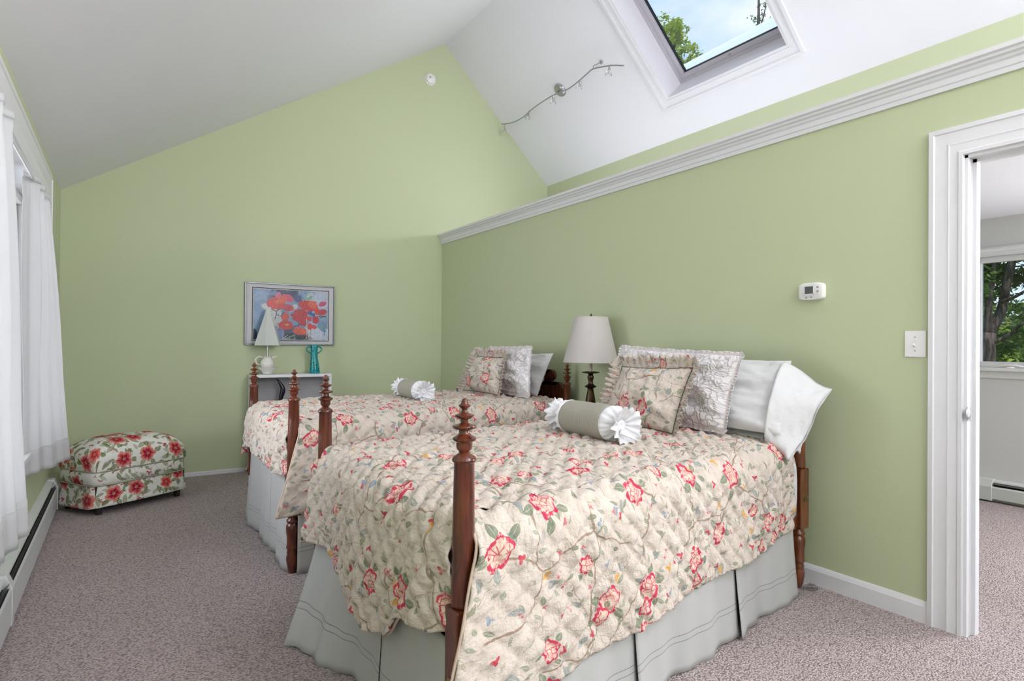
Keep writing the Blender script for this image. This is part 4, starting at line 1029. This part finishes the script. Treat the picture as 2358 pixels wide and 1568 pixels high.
def paint_picture():
    nx_, nz_ = 300, 210; A = np.zeros((nz_, nx_, 3)); yy, xx = np.mgrid[0:nz_, 0:nx_]
    X = 205+xx/(nx_-1)*1690
    top = 200+(X-205)/1690*110; bot = 1410; Y = top+(1-yy/(nz_-1))*(bot-top)
    rg = np.random.RandomState(4)
    def vn(s, seed):
        out = np.zeros_like(X)
        for i in range(nz_):
            for j in range(0, nx_): out[i, j] = mnoise.noise(Vector((X[i, j]/s, Y[i, j]/s, seed)))
        return out
    n1, n2, n3 = vn(260, 1.0), vn(90, 5.0), vn(35, 9.0)
    A[:] = np.array([.16, .25, .40])
    def lay(mask, c, amt=1.0):
        nonlocal A; k = np.clip(mask, 0, 1)[..., None]*amt; A = A*(1-k)+np.array(c)*k
    def blob(cx, cy, rx, ry, c, ang=0, rag=.18, soft=.05, var=.25, amt=1):
        t = math.radians(ang); dx, dy = X-cx, Y-cy; u = (dx*math.cos(t)+dy*math.sin(t))/rx; v = (-dx*math.sin(t)+dy*math.cos(t))/ry
        d = np.sqrt(u*u+v*v)+n2*rag*1.6+n3*rag*.5; c = np.array(c); f = np.clip((1-d)/soft, 0, 1)*amt
        sh_ = (1+var*(n3*1.3+n2*.6))[..., None]; nonlocal A; A = A*(1-f[..., None])+c*sh_*f[..., None]
    lay(np.clip((n1+.25)*1.8, 0, 1), (.24, .33, .47), .7)
    lay(np.clip((n2)*2, 0, 1), (.10, .19, .33), .35)
    blob(1700, 500, 420, 420, (.42, .46, .56), 0, .3, .5, .1, .9); blob(1650, 1250, 420, 260, (.46, .50, .62), 0, .3, .4, .1, .95)
    blob(880, 330, 360, 170, (.02, .035, .09), 0, .3, .5, .4, .95); blob(1120, 330, 120, 190, (.012, .03, .08), 20, .3, .4); blob(560, 420, 70, 110, (.05, .08, .17), 0, .3, .6, .2, .7)
    blob(1200, 440, 150, 130, (.05, .06, .16), 0, .3, .4); blob(1330, 380, 90, 150, (.16, .27, .40), 0, .3, .5)
    blob(640, 850, 140, 330, (.46, .46, .47), 0, .3, .3, .12); blob(760, 900, 90, 260, (.42, .44, .48), 0, .3, .3); blob(560, 620, 190, 90, (.48, .50, .52), 0, .25, .3)
    blob(1440, 410, 60, 130, (.38, .46, .40), 30, .25, .4); blob(1430, 460, 110, 40, (.19, .32, .26), -20, .3, .3); blob(1750, 1080, 140, 120, (.13, .25, .34), 20, .3, .4, .2, .9); blob(1820, 1180, 40, 120, (.10, .21, .33), 0, .3, .4)
    blob(1000, 1250, 260, 170, (.06, .08, .15), 0, .3, .3); blob(1200, 1330, 330, 100, (.015, .03, .05), 0, .35, .3, .5); blob(820, 1260, 70, 90, (.13, .20, .42), -20, .3, .3)
    blob(220, 1300, 75, 150, (.008, .02, .05), 0, .1, .1); blob(1510, 800, 90, 90, (.04, .08, .25), 0, .3, .3); blob(1550, 760, 40, 36, (.33, .42, .62), 0, .3, .3)
    blob(1130, 640, 60, 60, (.52, .44, .40), 0, .2, .1); blob(1030, 730, 70, 30, (.60, .36, .24), -20, .2, .1)
    R1, R2, R3, PK = (.50, .045, .045), (.40, .022, .035), (.58, .09, .05), (.50, .06, .13)
    blob(740, 355, 70, 70, (.52, .12, .22), 0, .2); blob(960, 440, 140, 90, PK, 25); blob(700, 560, 210, 140, R1, 5, .15); blob(840, 470, 100, 90, R3, 0); blob(960, 660, 130, 90, (.42, .04, .06), 15)
    blob(1420, 620, 220, 125, (.47, .02, .025), 8, .15); blob(1540, 600, 120, 90, R3, 30, .2); blob(1230, 840, 190, 165, R2, 0, .15, .06, .35); blob(1320, 1010, 90, 90, R2, 0)
    blob(1760, 580, 95, 55, PK, -20, .15); blob(1760, 770, 115, 75, (.42, .03, .045), -10, .12); blob(1630, 740, 52, 90, (.56, .04, .02), 5, .12)
    blob(900, 870, 95, 110, (.52, .07, .05), 0, .18); blob(920, 1070, 175, 110, R1, 5, .18); blob(1240, 1210, 165, 95, R3, 5, .2)
    blob(1450, 910, 80, 60, (.52, .04, .05), 0, .25); blob(1610, 950, 90, 80, (.45, .02, .04), 0, .22); blob(1470, 1100, 60, 75, (.55, .04, .03), 0, .12); blob(1570, 1110, 55, 50, (.50, .04, .05), 0, .2)
    blob(945, 1060, 42, 24, (.66, .30, .18), 0, .2); blob(720, 520, 60, 60, (.60, .12, .06), 0, .3, .5)
    def line(x0, y0, x1, y1, w, c):
        d = np.array([x1-x0, y1-y0], float); L2 = (d**2).sum(); t = np.clip(((X-x0)*d[0]+(Y-y0)*d[1])/L2, 0, 1)
        dist = np.hypot(X-x0-t*d[0], Y-y0-t*d[1])+n3*6; lay(np.clip((w-dist)/4+.5, 0, 1), c)
    dk = (.02, .03, .04); pale = (.50, .46, .42)
    for a in ((790, 690, 710, 740), (710, 740, 700, 850), (700, 850, 670, 930), (700, 835, 760, 835), (590, 690, 700, 740), (870, 760, 810, 850), (1120, 1090, 1230, 1070), (1220, 1000, 1215, 1080), (1640, 860, 1850, 870), (1720, 900, 1830, 860)): line(*a, 9, dk)
    for a in ((1480, 1180, 1430, 1400), (1540, 1160, 1460, 1400), (1390, 920, 1400, 1390), (1600, 1160, 1530, 1390), (860, 1180, 850, 1390), (960, 1300, 860, 1380), (1120, 1300, 900, 1390)): line(*a, 6, pale)
    for a in ((1500, 1170, 1470, 1400), (1420, 1250, 1370, 1400), (1000, 1330, 960, 1405), (1130, 1320, 1080, 1405)): line(*a, 7, (.30, .20, .13))
    A = np.clip(A*(1+.10*n3[..., None]), 0, 1)
    return A, nx_, nz_
A, nx_, nz_ = paint_picture()
m = MB(); px0, px1, pz0, pz1 = ix0+.012, ix1-.012, iz0+.012, iz1-.012
m.grid([[(px0+(px1-px0)*j/(nx_-1), YF-.0162, pz0+(pz1-pz0)*i/(nz_-1)) for j in range(nx_)] for i in range(nz_)])
g = G('poppy_print'); at_ = g.n('ShaderNodeAttribute'); at_.attribute_name = 'ink'; g.setp(Base_Color=at_.outputs[0], Roughness=.35)
pr_ = m.build('print', g.m, pic, label='watercolour print of red poppies on blue')
ca = pr_.data.color_attributes.new('ink', 'FLOAT_COLOR', 'POINT')
ca.data.foreach_set('color', np.concatenate([A.reshape(-1, 3), np.ones((nx_*nz_, 1))], 1).astype(np.float32).ravel())
tag(pic, 'framed red poppy watercolour print on the far green wall', 'picture')

# ================================================================ SMALL WALL THINGS
sd = empty('smoke_detector', (2.82, YF, 4.127))
MB().lathe((2.82, YF, 4.127), [(.066, 0), (.066, .008), (.060, .012)], 36, (0, -1, 0)).build('base_plate', M['white_plastic'], sd, smooth=40)
MB().lathe((2.82, YF-.012, 4.127), [(.058, 0), (.056, .018), (.046, .026), (.0, .028)], 36, (0, -1, 0), caps=False).build('cover', M['white_plastic'], sd, smooth=40)
MB().lathe((2.805, YF-.0385, 4.135), [(.009, 0), (.009, .004)], 16, (0, -1, 0)).build('button', M['steel'], sd)
tag(sd, 'round white smoke detector high on the gable wall', 'smoke detector')
th = empty('thermostat', (XW, 1.800, 1.43)); tz, ty = 1.494, 1.800
pts = []
for k in range(48):
    a = 2*PI*k/48; c_, s_ = math.cos(a), math.sin(a); pts.append((.066*math.copysign(abs(c_)**.55, c_)*(1-.05*abs(s_)), .045*math.copysign(abs(s_)**.28, s_)))
m = MB(); m.grid([[(XW-d, ty+p*k_, tz+q*k_) for p, q in pts] for d, k_ in ((0, 1), (.020, 1), (.028, .97), (.031, .90))], wrap=True); m.f.append(tuple(range(3*48, 4*48))); m.mi.append(0)
m.build('body', M['white_plastic'], th, smooth=40)
scg = plain('lcd_dark', (.018, .020, .014), .25)
MB().box((XW-.0322, ty-.016, tz-.012), (XW-.0305, ty+.029, tz+.026)).build('screen', scg, th, label='dark blank display')
rect = MB(); rect.box((XW-.0325, ty-.019, tz-.015), (XW-.031, ty-.016, tz+.029)).box((XW-.0325, ty+.029, tz-.015), (XW-.031, ty+.032, tz+.029)).box((XW-.0325, ty-.019, tz+.026), (XW-.031, ty+.032, tz+.029)).box((XW-.0325, ty-.019, tz-.015), (XW-.031, ty+.032, tz-.012)); rect.build('bezel', M['white_plastic'], th)
bt = plain('grey_button', (.36, .35, .34), .5)
for dy, dz_ in ((-.040, .020), (-.040, -.001), (-.006, -.029), (.020, -.031)): MB().lathe((XW-.031, ty+dy, tz+dz_), [(.0055, 0), (.0055, .0022), (.0035, .003)], 16, (-1, 0, 0)).build('button', bt, th, smooth=40)
tag(th, 'white thermostat with dark display on the half wall', 'thermostat')
sw = empty('light_switch', (XW, 1.321, 1.168))
MB().box((XW-.006, 1.277, 1.168), (XW, 1.365, 1.286)).build('plate', M['white_plastic'], sw, bevel=.003)
MB().box((XW-.0075, 1.314, 1.215), (XW-.005, 1.328, 1.241)).build('toggle_slot', M['trim'], sw)
MB().obox((XW-.013, 1.321, 1.223), (.008, 0, -.004), (0, .004, 0), (.003, 0, .006)).build('toggle', M['white_plastic'], sw, bevel=.001)
for z in (1.197, 1.258): MB().lathe((XW-.006, 1.321, z), [(.0032, 0), (.0025, .0012)], 12, (-1, 0, 0)).build('screw', bt, sw)
tag(sw, 'white toggle light switch plate beside the door casing', 'light switch')
cc = MB().lathe((2.905, 1.775, 0), [(.045, .001), (.047, .004), (.047, .012), (.040, .014), (.038, .008), (.0, .006)], 32, caps=False).build('caster_cup', M['clear'], smooth=50, solid=.002)
tag(cc, 'clear round caster cup on the carpet by the near head post', 'caster cup')

# track light on the right slope
tl = empty('track_light', (3.752, 5.049, 3.837)); nrm = Vector((-.697, 0, -.717))
cb = Vector((3.757, 5.00, zr(3.757)))
MB().lathe(cb, [(.070, -.001), (.070, .006), (.066, .018), (.048, .030), (.020, .037), (.0, .038)], 40, nrm, caps=False).build('canopy', M['steel'], tl, smooth=50)
bar = [(3.686, 6.039, 3.775), (3.715, 5.862, 3.745), (3.722, 5.658, 3.740), (3.700, 5.406, 3.762), (3.690, 5.15, 3.771), (3.692, 4.969, 3.769), (3.703, 4.793, 3.758), (3.692, 4.62, 3.769), (3.678, 4.48, 3.783), (3.670, 4.382, 3.790), (3.690, 4.26, 3.771), (3.715, 4.15, 3.747), (3.748, 4.049, 3.714)]
def smoothpath(p, k=6):
    p = [Vector(q) for q in p]; out = []
    for i in range(len(p)-1):
        a, b_, c_, d = p[max(0, i-1)], p[i], p[i+1], p[min(len(p)-1, i+2)]
        for j in range(k):
            t = j/k; out.append(.5*((2*b_)+(-a+c_)*t+(2*a-5*b_+4*c_-d)*t*t+(-a+3*b_-3*c_+d)*t*t*t))
    return out+[p[-1]]
MB().tube(smoothpath(bar), .0065, 10).build('bar', M['steel'], tl, smooth=1)
MB().tube([cb+nrm*.036, Vector((3.692, 4.975, 3.769))], .008, 10).build('bar_stem', M['steel'], tl, smooth=1)
for k in (8,):
    p = Vector(bar[9]); MB().tube([p, p+Vector((-.010, -.02, .02)), p-nrm*.085+Vector((0, -.05, .0))], .005, 8).lathe(p-nrm*.085+Vector((0, -.05, 0)), [(.018, 0), (.016, .010), (.006, .014)], 16, nrm).build('standoff', M['steel'], tl, smooth=40)
for (bx, by_, bz), dv in (((3.700, 5.98, 3.76), (.1, .3, -1)), ((3.705, 5.50, 3.755), (.2, .5, -.4)), ((3.691, 5.02, 3.77), (.0, .2, -1)), ((3.690, 4.58, 3.772), (-.1, .3, -.9)), ((3.706, 4.19, 3.757), (-.1, .1, -1))):
    p = Vector((bx, by_, bz)); d = Vector(dv).normalized()
    hd = MB().tube([p-nrm*.014, p+nrm*.01, p+d*.030], .006, 8).lathe(p+d*.022, [(.010, 0), (.013, .012), (.011, .022)], 14, d).build('lamp_holder', M['steel'], tl, smooth=40)
    m = MB(); rows = []
    e1 = d.cross(Vector((1, 0, 0))).normalized(); e2 = d.cross(e1); q = p+d*.044
    for r, h in ((.010, 0), (.019, .010), (.028, .028), (.031, .044), (.027, .044), (.020, .028)):
        rows.append([q+d*h+e1*(r*(1+.10*math.cos(8*a))*math.cos(a))+e2*(r*(1+.10*math.cos(8*a))*math.sin(a)) for a in [2*PI*k/32 for k in range(32)]])
    m.grid(rows, wrap=True); m.build('glass_cup', M['crystal'], hd, smooth=30)
    MB().lathe(q+d*.004, [(.006, 0), (.009, .012), (.007, .026), (.0, .030)], 12, d, caps=False).build('bulb', M['ceramic'], hd, smooth=40)
tag(tl, 'wavy steel track light with five crystal spotlights on the ceiling slope', 'track light')

# ================================================================ OTTOMAN
oc = Vector((.020, 5.425, 0)); oa = math.atan2(.37, .60); hw, hd_ = .352, .230
ot = empty('ottoman', oc)
ex = Vector((math.cos(oa), math.sin(oa), 0)); ey = Vector((-math.sin(oa), math.cos(oa), 0))
def orow(z, off, sq=6.0, n=160, fl=0, dome=0):
    row = []; ur = []; pr = None; L_ = 0
    for k in range(n):
        a = 2*PI*k/n; c_, s_ = math.cos(a), math.sin(a)
        x = (hw+off)*math.copysign(abs(c_)**(2/sq), c_); y = (hd_+off)*math.copysign(abs(s_)**(2/sq), s_)
        p = oc+ex*x+ey*y+Vector((0, 0, z))
        if pr is not None: L_ += (p-pr).length
        pr = p; row.append(p); ur.append((L_, z))
    return row, ur
def obody(levels, name, sq=7, puff=0):
    m = MB(); R_, U_ = [], []
    for z, off in levels:
        r_, u_ = orow(z, off, sq); R_.append(r_); U_.append(u_)
    m.grid(R_, U_, wrap=False); 
    m.grid([[R_[i][-1], R_[i][0]] for i in range(len(R_))], [[U_[i][-1], (U_[i][-1][0]+.01, U_[i][0][1])] for i in range(len(R_))])
    return m.build(name, M['ottoman'], ot, smooth=1)
obody([(.205, -.004), (.215, .003), (.25, .006), (.29, .004), (.302, -.006)], 'band', 7)
# domed seat cushion with top grid for a proper print
m = MB(); n = 60; P = []; U_ = []
for i in range(n+1):
    P.append([]); U_.append([])
    for j in range(n+1):
        a, c_ = 2*j/n-1, 2*i/n-1; sx_ = 1-.035*c_**4; sy_ = 1-.05*a**4
        ea, ec = max(0, 1-abs(a)**5), max(0, 1-abs(c_)**4); z = .303+.195*(ea*ec)**.42+.012*(1-a*a)*(1-c_*c_)+.006*mnoise.noise(Vector((a*3, c_*3, 2)))
        bul = 1+.05*math.sin(PI*min(1, max(0, (z-.303)/.19)))
        p = oc+ex*(hw*a*sx_*bul)+ey*(hd_*c_*sy_*bul)+Vector((0, 0, z)); P[-1].append(p); U_[-1].append((3+a*(hw+.1), 2+c_*(hd_+.12)))
PA = np.array([[list(p) for p in r_] for r_ in P]); c0 = n//2
du = np.concatenate([np.zeros((n+1, 1)), np.cumsum(np.linalg.norm(np.diff(PA, axis=1), axis=2), axis=1)], 1); du -= du[:, c0:c0+1]
dv = np.concatenate([np.zeros((1, n+1)), np.cumsum(np.linalg.norm(np.diff(PA, axis=0), axis=2), axis=0)], 0); dv -= dv[c0:c0+1, :]
U_ = [[(3+du[i, j], 2+dv[i, j]) for j in range(n+1)] for i in range(n+1)]
m.grid(P, U_); m.build('seat_cushion', M['ottoman'], ot, smooth=1)
def oskirt():
    m = MB(); R_, U_ = [], []; n = 200
    for i in range(12):
        t = i/11; r_, u_ = orow(.205-.160*t, 0, 7, n)
        row = []
        for k, p in enumerate(r_):
            d = p-oc; x, y = d.dot(ex)/hw, d.dot(ey)/hd_
            corner = max(0, (abs(x)*abs(y)-.82)/.18)
            w = .004*t*math.sin(k*.35) + t*.018 + corner*t*.045
            out = Vector((d.x, d.y, 0)).normalized()
            row.append(p+out*w+Vector((0, 0, .014*t*(1-corner)*abs(math.sin(k*PI/n*2)) - .028*t*corner)))
        R_.append(row); U_.append([(a+6, b_) for a, b_ in u_])
    m.grid(R_, U_); m.grid([[R_[i][-1], R_[i][0]] for i in range(12)], [[U_[i][-1], U_[i][-1]] for i in range(12)])
    m.build('skirt', M['ottoman'], ot, smooth=1, solid=.003)
oskirt()
for z, off in ((.302, .004), (.206, .006)):
    r_, _ = orow(z, off, 7, 120); MB().tube(r_+[r_[0], r_[1]], .0045, 6).build('welt', M['ottoman'], ot, smooth=1)
for a in (-1, 1):
    for c_ in (-1, 1):
        p = oc+ex*(a*(hw-.06))+ey*(c_*(hd_-.05)); MB().lathe(p, [(.020, 0), (.022, .02), (.028, .06)], 16).build('foot', M['foot'], ot, smooth=40, label='short black foot')
MB().obox(oc+Vector((0, 0, .125)), ex*(hw-.02), ey*(hd_-.02), (0, 0, .075)).build('base', M['dark'], ot)
tag(ot, 'low poppy print upholstered ottoman in the far left corner', 'ottoman')

# ================================================================ OUTSIDE
grass = G('grass_lawn'); co_ = grass.coord(); grass.setp(Base_Color=grass.mix(grass.noise(co_, 1.5, 4), (.05, .09, .015), (.20, .26, .05)), Roughness=.9)
gr = MB(); gr.grid([[(-40+8*i, -40+8*j, -2.6+.25*mnoise.noise(Vector((i*.8, j*.8, 0)))) for j in range(13)] for i in range(13)][::-1]); struct(gr.build('ground', grass.m, org=(0, 0, -2.6), smooth=1), 'grassy ground outside the windows')
barkg = G('tree_bark'); co_ = barkg.coord(); mp = barkg.n('ShaderNodeMapping'); barkg.put(mp.inputs[0], co_); mp.inputs['Scale'].default_value = (9, 9, 2)
bn = barkg.noise(mp.outputs[0], 2, 5, .7); barkg.setp(Base_Color=barkg.mix(barkg.ss(bn, .4, .65), (.018, .013, .012), (.13, .10, .095)), Roughness=.9); barkg.bump(bn, .8, .03)
def leafmat(name, a, b_):
    g = G(name); co = g.coord(); g.setp(Base_Color=g.mix(g.ss(g.noise(co, 3.5, 4), .35, .65), a, b_), Roughness=.6)
    out = [k for k in g.t.nodes if k.type == 'OUTPUT_MATERIAL'][0]; tr = g.n('ShaderNodeBsdfTranslucent'); tr.inputs[0].default_value = (*b_, 1)
    mx = g.n('ShaderNodeMixShader'); mx.inputs[0].default_value = .4; g.t.links.new(g.p.outputs[0], mx.inputs[1]); g.t.links.new(tr.outputs[0], mx.inputs[2]); g.t.links.new(mx.outputs[0], out.inputs[0]); return g.m
LM = [leafmat('yellow_green_leaves', (.09, .17, .015), (.42, .52, .07)), leafmat('dark_green_leaves', (.025, .07, .012), (.12, .22, .04)), leafmat('olive_leaves', (.06, .10, .03), (.24, .28, .09))]
def tree(base, limbs, clusters, mat, label, seed, leaf=.06, cat='tree', dens=1.0):
    r = random.Random(seed); rt = empty('tree', base)
    for pts, rad in limbs:
        sp_ = smoothpath(pts, 5); n = len(sp_); rr = [rad[0]+(rad[1]-rad[0])*k/(n-1) for k in range(n)]
        sp_ = [p+Vector((r.uniform(-1, 1), r.uniform(-1, 1), 0))*.15*rr[k] for k, p in enumerate(sp_)]
        MB().tube(sp_, rr, 12).build('trunk' if rad[0] > .12 else 'branch', barkg.m, rt, smooth=1)
    m = MB(); vs, fs = [], []
    for (cx, cy, cz, R_, cnt) in clusters:
        subs = [(r.gauss(0, .45), r.gauss(0, .45), r.gauss(0, .35)) for _ in range(14)]
        for _ in range(int(cnt*dens)):
            s0 = r.choice(subs); p = Vector((cx+(s0[0]+r.gauss(0, .16))*R_, cy+(s0[1]+r.gauss(0, .16))*R_, cz+(s0[2]+r.gauss(0, .12))*R_))
            a = Vector((r.gauss(0, 1), r.gauss(0, 1), r.gauss(0, .6))).normalized(); b_ = a.cross(Vector((r.gauss(0, 1), r.gauss(0, 1), 1))).normalized()
            l, w = leaf*r.uniform(.6, 1.3), leaf*.38; k = len(vs)
            vs += [p-a*l, p+b_*w, p+a*l, p-b_*w]; fs.append((k, k+1, k+2, k+3))
    m.add(vs, fs); o = m.build('foliage', mat, rt); o['kind'] = 'stuff'
    return tag(rt, label, cat, 'trees outside the house')
GZ = -2.6
# big forked tree through the next room window
tree((11, 3.93, GZ), [([(11, 3.95, GZ), (11, 3.92, -.5), (11, 3.90, .6), (11, 3.86, 1.45)], (.14, .10)), ([(11, 3.87, 1.35), (11.1, 3.74, 1.8), (11, 3.62, 2.3), (11, 3.45, 3.2), (11.1, 3.2, 4.5)], (.075, .04)),
      ([(11, 3.87, 1.35), (10.9, 3.82, 1.9), (11, 3.80, 2.5), (11.1, 3.85, 3.6)], (.055, .03)), ([(11, 3.90, 1.3), (11, 4.02, 1.65), (11, 4.12, 1.9), (11, 4.4, 2.8)], (.06, .03)),
      ([(11, 3.80, 1.30), (11, 3.6, 1.42), (10.9, 3.4, 1.58), (10.9, 3.15, 1.62)], (.03, .015)), ([(11, 3.95, 1.95), (11, 4.2, 2.1), (11, 4.5, 2.1)], (.03, .012)), ([(11, 3.7, 1.9), (10.9, 3.45, 2.0), (10.9, 3.2, 2.2)], (.03, .012))],
     [(11.3, 3.9, 2.45, .55, 2300), (11.4, 3.4, 2.5, .6, 1900), (12.3, 3.9, 1.7, .5, 700), (12.4, 4.2, 1.2, .5, 900), (12.2, 3.7, 1.0, .5, 900), (11.2, 4.4, 2.4, .5, 900), (10.8, 4.0, 2.1, .35, 350), (11.5, 3.3, 1.9, .4, 450), (11.3, 3.9, 4.2, 1.4, 3000)], LM[1], 'big dark forked tree filling the next room window view', 11, .055)
tree((14, 4.2, GZ), [([(14, 4.2, GZ), (14, 4.25, 0), (14.1, 4.3, 2.5)], (.10, .04)), ([(14, 4.2, .4), (14, 4.6, .8), (14, 5, 1.0)], (.03, .01))],
     [(14, 5.2, .3, 1.0, 2600), (14.2, 4.5, .2, .9, 2400), (14, 4.8, 1.1, .8, 1300), (14.2, 4.0, .9, .7, 1100)], LM[0], 'sunlit yellow green bushy tree behind the forked one', 12, .07)
tree((17, 6.0, GZ), [([(17, 6.1, GZ), (17, 6.0, 1), (17.1, 6.0, 4)], (.14, .06))],
     [(17, 6.4, .6, 1.5, 3600), (17, 5.2, .2, 1.4, 3200), (17, 5.9, 1.9, .9, 900), (16.5, 5.0, 1.3, .8, 800)], LM[2], 'olive tree farthest behind in the next room window', 13, .09)
# tall trees whose tops show through the skylight
tree((11.2, 10.6, GZ), [([(11.2, 10.7, GZ), (11.1, 10.7, 3), (11, 10.9, 6.2), (11, 11.3, 8.0)], (.22, .05)), ([(11, 10.7, 7.4), (11, 10.2, 8.2), (11, 9.95, 8.9)], (.05, .012)), ([(11, 10.7, 6.9), (11, 10.0, 7.6), (11, 9.5, 8.0)], (.05, .012)), ([(11, 10.7, 6.3), (11, 9.8, 7.0), (11, 9.2, 7.3)], (.04, .012))],
     [(11, 10.35, 8.75, .42, 650), (11, 10.0, 8.55, .32, 420), (11, 9.85, 7.95, .40, 520), (11, 9.55, 7.65, .30, 330), (11.2, 10.9, 8.6, .8, 1500), (11.2, 10.9, 6.5, 1.6, 2600)], LM[0], 'leafy tree top at the left corner of the skylight', 14, .06)
tree((11.3, 7.7, GZ), [([(11.3, 7.8, GZ), (11.2, 7.9, 3), (11.0, 7.85, 6.2), (11, 7.85, 8.75)], (.18, .008)), ([(11, 7.85, 7.7), (11, 7.72, 8.05), (11, 7.66, 8.45)], (.02, .004)), ([(11, 7.85, 7.6), (11, 8.05, 7.75), (11, 8.2, 7.80)], (.018, .004)), ([(11, 7.85, 7.3), (11, 7.5, 7.65), (11, 7.4, 7.75)], (.018, .004)), ([(11, 7.85, 7.0), (11, 8.3, 7.2), (11, 8.6, 7.3)], (.02, .004))],
     [(11, 7.86, 7.95, .16, 90), (11, 7.72, 8.2, .12, 40), (11, 8.1, 7.75, .12, 40), (11, 7.45, 7.7, .2, 110), (11, 8.5, 7.25, .22, 120), (11.2, 7.8, 6.0, .9, 900)], LM[1], 'thin bare tree tip at the right of the skylight', 15, .03)
